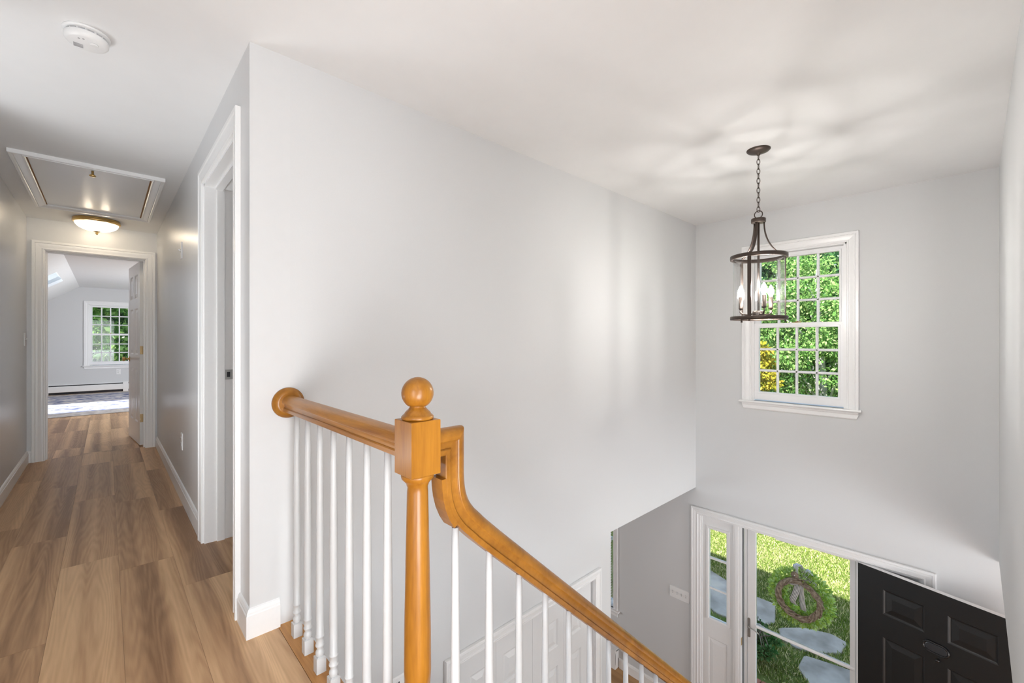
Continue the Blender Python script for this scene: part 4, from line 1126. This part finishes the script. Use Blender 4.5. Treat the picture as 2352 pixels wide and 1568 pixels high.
# ------------------------------------------------------------------ switches, outlets
def plate(name, loc, rz, w, h, label, cat, toggles=(), outlets=(), paddles=(), cover='plastic'):
    r = empty(name, loc, rz); tag(r, label, cat)
    mb = MB(); b = 0.003
    rings = []
    for i, d in ((0, 0), (0, 0.003), (b, 0.006)):
        rings.append([(-w / 2 + i, -d, -h / 2 + i), (w / 2 - i, -d, -h / 2 + i), (w / 2 - i, -d, h / 2 - i), (-w / 2 + i, -d, h / 2 - i)])
    mb.lofts(rings); mb.build('cover_plate', cover, r)
    for x in toggles:
        MB().box(x - 0.005, x + 0.005, -0.0068, -0.005, -0.012, 0.012).build('toggle_slot', 'vent_grey', r)
        mb = MB(); mb.lofts([[(x - 0.0035, -0.006, -0.005), (x + 0.0035, -0.006, -0.005), (x + 0.0035, -0.006, 0.007), (x - 0.0035, -0.006, 0.007)], [(x - 0.003, -0.019, 0.004), (x + 0.003, -0.019, 0.004), (x + 0.003, -0.019, 0.009), (x - 0.003, -0.019, 0.009)]])
        mb.build('toggle', 'plastic', r)
    for x in paddles:
        mb = MB(); mb.lofts([[(x - 0.016, -0.006, -0.033), (x + 0.016, -0.006, -0.033), (x + 0.016, -0.006, 0.033), (x - 0.016, -0.006, 0.033)], [(x - 0.015, -0.0075, -0.032), (x + 0.015, -0.0075, -0.032), (x + 0.015, -0.010, 0.032), (x - 0.015, -0.010, 0.032)]]); mb.build('paddle', 'plastic', r)
    for z in outlets:
        mb = MB(); mb.lathe([(0.0165, -0.006), (0.0165, -0.0078), (0.0, -0.0078)], (0, 0, z), 20, 'Y'); ob = mb.build('receptacle', 'plastic', r)
        mb = MB(); mb.box(-0.008, -0.006, -0.0083, -0.0075, z - 0.002, z + 0.006); mb.box(0.006, 0.008, -0.0083, -0.0075, z - 0.002, z + 0.006); mb.lathe([(0.0022, -0.0075), (0.0022, -0.0083)], (0, 0, z - 0.008), 8, 'Y')
        mb.build('slot', 'slot', ob)
    return r
plate('light_switch', (C_, 3.93, 1.785), -PI / 2, 0.075, 0.12, 'white dimmer switch on the right hall wall high beside the doorway casing', 'switch', toggles=(0,))
plate('wall_outlet', (C_, 3.90, 0.41), -PI / 2, 0.072, 0.118, 'white outlet low on the right hall wall', 'outlet', outlets=(0.02, -0.02))
plate('light_switch', (L_, 5.86, 1.145), PI / 2, 0.072, 0.118, 'white toggle switch on the left hall wall beside the bedroom casing', 'switch', toggles=(0,))
plate('light_switch', (D_, 2.064, -1.457), -PI / 2, 0.206, 0.116, 'wide white four-gang switch plate on the wall beside the front door casing', 'switch', toggles=(-0.069, -0.023, 0.023, 0.069))
plate('wall_outlet', (0.205, YF, 0.44), 0, 0.072, 0.118, 'white outlet under the bedroom window', 'outlet', outlets=(0.02, -0.02))

# wall register between the balusters
rg_ = empty('wall_register', (0.90, A_, -0.60), 0); tag(rg_, 'white slotted return grille on the stairwell wall beside the newel', 'vent grille')
mb = MB(); mb.lofts([[(-0.16 + i, -d, -0.115 + i), (0.155 - i, -d, -0.115 + i), (0.155 - i, -d, 0.125 - i), (-0.16 + i, -d, 0.125 - i)] for i, d in ((0, 0), (0, 0.003), (0.006, 0.008))]); mb.build('grille_frame', 'trim', rg_)
me = MB().box(-0.003, 0.003, -0.0088, -0.0075, -0.09, 0.100)
f0 = me.build('slot', 'slot', rg_, (-0.13, 0, 0))
for i in range(1, 21): copy(f0, rg_, (-0.13 + i * 0.0128, 0, 0))

# baseboard heaters
def heater(name, loc, rz, length, h, label, seg=None):
    r = empty(name, loc, rz); tag(r, label, 'heater')
    mb = MB(); d = 0.062
    mb.lofts([[(x, 0, h - 0.006), (x, -d * 0.55, h), (x, -d * 0.8, h - 0.004), (x, -d * 0.8, h - 0.012), (x, 0, h - 0.014)] for x in (0, length)]); mb.build('top_cover', 'trim', r)
    mb = MB(); mb.lofts([[(x, -d, h - 0.032), (x, -d - 0.004, h - 0.036), (x, -d - 0.004, 0.052), (x, -d, 0.048), (x, -d + 0.003, 0.048), (x, -d + 0.003, h - 0.032)] for x in (0, length)]); mb.build('front_panel', 'trim', r)
    MB().box(0.002, length - 0.002, -0.045, -0.001, 0.001, h - 0.016).build('heating_fins', 'slot', r)
    for x in ([0 - 0.004] + ([seg] if seg else [])): MB().box(x, x + 0.09, -d - 0.008, 0, 0, h + 0.003).build('end_cap', 'trim', r)
    return r
heater('baseboard_heater', (-0.95, YF, 0.001), 0, 3.0, 0.205, 'long white baseboard heater under the bedroom window', seg=1.23)
hh = heater('baseboard_heater', (D_, 5.0, G_), -PI / 2, 2.215, 0.21, 'white baseboard heater below the living room window', seg=2.125)

# rugs
rug = empty('area_rug', (0.35, 11.1, 0)); tag(rug, 'faded blue and cream oriental rug on the bedroom floor', 'rug')
rug.rotation_euler = (0, 0, math.radians(0.8))
MB().bbox(-1.95, 1.95, -1.90, 1.80, 0.001, 0.009, 0.002).build('border', 'rug_border', rug)
MB().bbox(-1.45, 1.45, -1.45, 1.45, 0.003, 0.0105, 0.001).build('band', 'rug_band', rug)
MB().bbox(-1.30, 1.30, -1.30, 1.30, 0.005, 0.0115, 0.001).build('field', 'rug', rug)
lr2 = MB().bbox(2.2, 3.62, 2.05, 3.4, G_ + 0.001, G_ + 0.010, 0.002).build('entry_rug', 'lower_rug'); tag(lr2, 'dark plum rug on the lower oak floor', 'rug')

# ------------------------------------------------------------------ wreath on the storm door
WX, WY, WZ = D_ + 0.092 + 0.068, 1.056, -1.142
wr = empty('wreath', (WX, WY, WZ)); tag(wr, 'green wreath with a striped bow hung on the storm door glass', 'wreath')
mb = MB(); rr = random.Random(4)
for s in range(26):
    ph = rr.random() * 6.28; off = 0.025 * math.sqrt(rr.random()); aa = rr.random() * 6.28; tw = rr.choice((2, 3, 4, -3))
    pts = []
    for i in range(48):
        t = 2 * PI * i / 48
        q = aa + tw * t
        R = 0.157 + off * math.cos(q) + 0.003 * math.sin(5 * t + ph); x = off * math.sin(q)
        pts.append((x, R * math.cos(t), R * math.sin(t)))
    mb.tube(pts, 0.0065, 5, True)
mb.build('grapevine_ring', 'twig', wr)
def leaves_mesh(name, P, Nn, size, m, parent=None, aspect=0.5, fold=0.0):
    """P points (n,3); each leaf a pointed 4-vert blade"""
    n = len(P)
    up = RNG.normal(size=(n, 3)); up /= np.linalg.norm(up, axis=1)[:, None]
    d = Nn / np.maximum(1e-6, np.linalg.norm(Nn, axis=1)[:, None])
    s = np.cross(d, up); s /= np.maximum(1e-6, np.linalg.norm(s, axis=1)[:, None])
    L = (size * (0.6 + 0.8 * RNG.random(n)))[:, None]
    v0 = P; v1 = P + d * L * 0.5 + s * L * aspect * 0.5; v2 = P + d * L; v3 = P + d * L * 0.5 - s * L * aspect * 0.5
    V = np.stack([v0, v1, v2, v3], 1).reshape(-1, 3)
    me = bpy.data.meshes.new(name)
    me.vertices.add(4 * n); me.vertices.foreach_set('co', V.ravel())
    me.loops.add(4 * n); me.loops.foreach_set('vertex_index', np.arange(4 * n))
    me.polygons.add(n); me.polygons.foreach_set('loop_start', np.arange(n) * 4); me.polygons.foreach_set('loop_total', np.full(n, 4))
    me.materials.append(M[m]); me.update(); me.validate()
    return link(name, me, parent)
n = 3600
t = RNG.random(n) * 2 * PI; q = RNG.random(n) * 2 * PI; rad = 0.062 * np.sqrt(RNG.random(n))
Rm = 0.182
P = np.stack([0.062 + rad * np.sin(q) * 0.8, (Rm + rad * np.cos(q)) * np.cos(t), (Rm + rad * np.cos(q)) * np.sin(t)], 1)
Nn = np.stack([np.sin(q) * 0.7 + 0.0 * t, np.cos(q) * np.cos(t), np.cos(q) * np.sin(t)], 1) + RNG.normal(size=(n, 3)) * 0.45
lo_ = leaves_mesh('foliage', P, Nn, 0.030, 'wreath_leaf', wr, 0.58)
lo_['kind'] = 'stuff'
def ribbon(mb_pts, width, name, parent, wdir):
    """strip along pts with width direction wdir; UV x across"""
    V = []; F = []
    uvs = []
    for i, p in enumerate(mb_pts):
        p = Vector(p); w = Vector(wdir[i] if isinstance(wdir[0], (tuple, list)) else wdir).normalized() * width / 2
        V += [tuple(p - w), tuple(p + w)]
    for i in range(len(mb_pts) - 1): F.append((2 * i, 2 * i + 1, 2 * i + 3, 2 * i + 2))
    me = bpy.data.meshes.new(name); me.from_pydata(V, [], F)
    uv = me.uv_layers.new(name='UVMap')
    for f in me.polygons:
        for li, vi in zip(f.loop_indices, f.vertices):
            uv.data[li].uv = (float(vi % 2), (vi // 2) / len(mb_pts))
        f.use_smooth = True
    me.materials.append(M['ribbon'])
    o = link(name, me, parent)
    sm = o.modifiers.new('thickness', 'SOLIDIFY'); sm.thickness = 0.0008
    return o
# tails, local y = world Y (left in the picture is +Y)
ribbon([(0.030, 0.012, 0.135), (0.012, 0.018, 0.08), (0.010, 0.034, 0.02), (0.014, 0.052, -0.03), (0.016, 0.040, -0.062)], 0.050, 'ribbon_tail', wr, (0.1, 1, 0.15))
ribbon([(0.030, -0.004, 0.135), (0.018, -0.012, 0.07), (0.022, -0.018, 0.0), (0.028, -0.024, -0.05), (0.026, -0.030, -0.095)], 0.048, 'ribbon_tail', wr, (0.15, 1, 0))
ribbon([(0.02, 0.005, 0.14), (0.03, 0.03, 0.20), (0.045, 0.035, 0.27), (0.065, 0.01, 0.285), (0.075, -0.015, 0.24), (0.05, 0.0, 0.15)], 0.055, 'ribbon_loop', wr, (0.5, 0.9, -0.1))
ribbon([(0.03, 0.0, 0.15), (0.05, -0.03, 0.20), (0.06, -0.06, 0.25), (0.075, -0.085, 0.235), (0.08, -0.07, 0.19), (0.05, 0.0, 0.15)], 0.052, 'ribbon_loop', wr, (0.7, 0.6, 0.5))
ribbon([(0.02, 0.01, 0.14), (0.01, 0.05, 0.12), (0.005, 0.085, 0.125), (0.01, 0.10, 0.10)], 0.035, 'ribbon_tail', wr, (0, 0.2, 1))
ribbon([(0.03, -0.02, 0.16), (0.05, -0.08, 0.165), (0.055, -0.125, 0.15)], 0.035, 'ribbon_tail', wr, (0.2, 0.1, 1))
mb = MB(); mb.lathe([(0.0, -0.052), (0.007, -0.052), (0.007, -0.049), (0.030, -0.047), (0.029, -0.040), (0.010, -0.030), (0.006, -0.010), (0.0, 0.0)], (0, 0.018, 0.225), 28, 'X'); mb.build('suction_hook', 'twig', wr)
mb = MB(); mb.lathe([(0.0, -0.0535), (0.005, -0.0535), (0.005, -0.050)], (0, 0.018, 0.225), 12, 'X'); mb.build('hook_pin', 'plastic', wr)

# ------------------------------------------------------------------ outdoors
lawn = MB().box(D_ + 0.13, 60, -40, 60, GZ - 0.2, GZ).build('ground', 'lawn'); struct(lawn, 'sloping front lawn ground outside the entry', 'ground')
g2 = MB().box(-40, D_ + 0.13, YF + 0.6, 60, GZ - 0.2, GZ - 0.001).build('ground_side', 'lawn'); struct(g2, 'ground beyond the bedroom window', 'ground')
# grass blades
n = 230000
gx = 5.7 + RNG.random(n) ** 1.0 * 8.5; gy = -0.5 + RNG.random(n) * 8.0
keep = (gy < 0.36 * gx + 1.4) & (gy > 0.10 * gx - 0.6)
gx, gy = gx[keep], gy[keep]
# grass keeps off the stones and the bare soil patches near the house
stones = [
    ('flat bluestone path slab beside the sidelight view', [(7.95, 3.35), (7.62, 2.55), (7.62, 2.12), (7.10, 1.98), (6.80, 2.22), (6.72, 2.66), (6.95, 3.05), (7.35, 3.45)]),
    ('flat bluestone path slab below the wreath', [(7.02, 1.92), (7.30, 1.66), (7.42, 1.36), (7.36, 1.18), (7.05, 1.20), (6.82, 1.42), (6.74, 1.62), (6.80, 1.82)]),
    ('flat bluestone path slab nearest the brick step', [(6.66, 1.52), (6.72, 1.30), (6.80, 0.95), (6.55, 0.70), (6.05, 0.72), (5.95, 1.10), (6.15, 1.35), (6.35, 1.52)]),
    ('flat bluestone path slab farthest to the left', [(7.75, 3.95), (7.70, 3.50), (7.35, 3.55), (6.90, 3.30), (6.70, 3.60), (7.0, 4.0)]),
]
def inside(px, py, poly):
    c = np.zeros(len(px), bool); m_ = len(poly)
    for i in range(m_):
        x1, y1 = poly[i]; x2, y2 = poly[(i + 1) % m_]
        cond = ((y1 > py) != (y2 > py)) & (px < (x2 - x1) * (py - y1) / (y2 - y1 + 1e-12) + x1)
        c ^= cond
    return c
keep = np.ones(len(gx), bool)
for _, poly in stones: keep &= ~inside(gx, gy, poly)
bare = (np.sin(gx * 2.9 + 1.3) * np.cos(gy * 2.3 + gx) > 0.35) & (gx < 7.4) & (RNG.random(len(gx)) < 0.8)
keep &= ~bare & ~((gx < 5.85))
gx, gy = gx[keep], gy[keep]
P = np.stack([gx, gy, np.full(len(gx), GZ - 0.002)], 1)
Nn = np.stack([RNG.normal(size=len(gx)) * 0.5, RNG.normal(size=len(gx)) * 0.5, np.ones(len(gx))], 1)
go = leaves_mesh('grass', P, Nn, 0.055, 'grass', None, 0.16); tag(go, 'short sunlit grass of the front lawn', 'grass', kind='stuff')
for lab, poly in stones:
    mb = MB(); cx = sum(p[0] for p in poly) / len(poly); cy = sum(p[1] for p in poly) / len(poly)
    # round the outline a little
    out = []
    m_ = len(poly)
    for i in range(m_):
        a = Vector(poly[i]); b = Vector(poly[(i + 1) % m_]); out += [tuple(a * 0.92 + b * 0.08), tuple(a * 0.08 + b * 0.92)]
    mb.lofts([[(x, y, GZ - 0.05) for x, y in out], [(x, y, GZ + 0.022) for x, y in out], [(cx + (x - cx) * 0.975, cy + (y - cy) * 0.975, GZ + 0.03) for x, y in out]])
    s = mb.build('stepping_stone', 'stone'); tag(s, lab, 'stepping stone', 'stepping stones of the front path')
# brick step
bs = empty('brick_step', (D_ + 0.14, 0.25, GZ)); tag(bs, 'red brick step outside the storm door', 'step')
MB().box(0, 1.14, 0, 1.93, 0, 0.13).build('mortar_bed', 'siding', bs)
me = MB().bbox(0, 0.093, 0, 0.195, 0, 0.065, 0.004)
bk0 = me.build('brick', 'brick', bs, (0.005, 0.005, 0.128))
for i in range(11):
    for j in range(10):
        if i == j == 0: continue
        yy = 0.005 + j * 0.205 + (0.1 if i % 2 else 0) - (0.1 if i % 2 else 0)
        if yy + 0.195 > 1.95: continue
        copy(bk0, bs, (0.005 + i * 0.103, yy - 0.0, 0.128 + 0.002 * ((i * 7 + j * 3) % 3)))

def crown(cx, cy, cz, rx, ry, rz, n, clumps, rnd):
    c = rnd.normal(size=(clumps, 3)); c /= np.linalg.norm(c, axis=1)[:, None]
    c *= (0.35 + 0.65 * rnd.random(clumps) ** 0.6)[:, None]
    c = c * np.array([rx, ry, rz]) + np.array([cx, cy, cz])
    k = rnd.integers(0, clumps, n)
    rc = 0.42 * (rx * ry * rz) ** (1 / 3) * 0.55
    d = rnd.normal(size=(n, 3)); d /= np.linalg.norm(d, axis=1)[:, None]
    P = c[k] + d * (rc * rnd.random(n) ** 0.4)[:, None] * np.array([1.25, 1.25, 0.6])
    Nn = d * 0.5 + rnd.normal(size=(n, 3)) * 0.5 + np.array([-0.25, 0, -0.35])
    return P, Nn, c
def tree(name, x, y, trunk_r, top, crowns, leafm, size, barkm, label, group=None, seed=1, z0=GZ, cat='tree'):
    rnd = np.random.default_rng(seed)
    r = empty(name, (x, y, z0)); tag(r, label, cat, group)
    mb = MB()
    pts = [(0, 0, -0.1)]; rr = [trunk_r * 1.35]
    for i in range(1, 9):
        tt = i / 8; pts.append((0.12 * math.sin(tt * 4 + seed), 0.12 * math.cos(tt * 3 + seed) - 0.12 * math.cos(seed), (top - z0) * tt)); rr.append(trunk_r * (1 - 0.7 * tt))
    mb.tube(pts, rr, 10)
    Ps = []; Ns = []
    for (cx, cy, cz, rx, ry, rz, n, cl) in crowns:
        P, Nn, c = crown(cx - x, cy - y, cz - z0, rx, ry, rz, n, cl, rnd)
        Ps.append(P); Ns.append(Nn)
        for q in c[:14]:
            b = pts[min(8, max(2, int(8 * (q[2] - 0.8) / max(0.5, top - z0))))]
            mid = [(b[i] + q[i]) / 2 + (0.25 if i == 2 else 0) for i in range(3)]
            mb.tube([b, mid, tuple(q)], [trunk_r * 0.28, trunk_r * 0.16, 0.008], 5)
    mb.build('trunk', barkm, r)
    f = leaves_mesh('foliage', np.concatenate(Ps), np.concatenate(Ns), size, leafm, r, 0.55)
    f['kind'] = 'stuff'
    return r
tree('maple_tree', 12.9, 2.45, 0.16, 2.9, [(12.9, 3.1, 0.95, 1.4, 2.0, 2.4, 46000, 120)], 'leaf', 0.082, 'pale_bark', 'leafy maple straight out from the stair window', seed=3)
tree('maple_tree', 13.2, 6.0, 0.2, 4.5, [(13.2, 6.0, 1.2, 2.0, 2.2, 2.6, 26000, 80)], 'leaf', 0.10, 'bark', 'leafy maple behind the left half of the stair window', seed=5)
tree('maple_tree', 12.5, -0.6, 0.2, 4.0, [(12.5, -0.3, 0.9, 1.7, 1.8, 2.5, 10000, 50)], 'leaf', 0.16, 'bark', 'leafy maple out to the right of the stair window', seed=6)
tree('woodland_tree', 17.5, 4.2, 0.3, 5.5, [(17.5, 5.0, 1.2, 2.2, 4.6, 3.3, 20000, 90)], 'leaf_dark', 0.24, 'bark', 'dark broadleaf tree filling the gaps behind the maples', seed=8)
tree('golden_shrub', 10.9, 3.45, 0.05, 0.6, [(10.9, 3.50, -0.15, 0.75, 0.55, 1.20, 7000, 34)], 'leaf_yellow', 0.09, 'bark', 'yellow-leaved shrub at the lower left of the stair window', seed=9, cat='shrub')
tree('evergreen_shrub', 6.25, 1.98, 0.02, GZ + 0.35, [(6.25, 1.98, GZ + 0.22, 0.28, 0.24, 0.20, 1500, 14)], 'shrub_leaf', 0.05, 'bark', 'small dark green shrub beside the brick step', seed=12, cat='shrub')
tree('woodland_tree', -0.9, 19.5, 0.22, 5.5, [(-1.0, 19.5, 1.8, 2.0, 1.6, 3.4, 9000, 60)], 'leaf', 0.19, 'bark', 'bright green tree at the left of the bedroom window view', seed=21, z0=GZ)
tree('woodland_tree', 1.0, 21.5, 0.26, 5.5, [(1.2, 21.5, 1.6, 2.4, 1.6, 3.6, 9000, 60)], 'leaf_dark', 0.20, 'bark', 'dark green tree in the middle of the bedroom window view', seed=22, z0=GZ)
tree('woodland_tree', -1.6, 26.0, 0.3, 6, [(-0.5, 26.0, 1.6, 6.0, 1.8, 4.6, 22000, 110)], 'leaf_dark', 0.28, 'bark', 'wide dark tree farthest beyond the bedroom window', seed=23, z0=GZ)
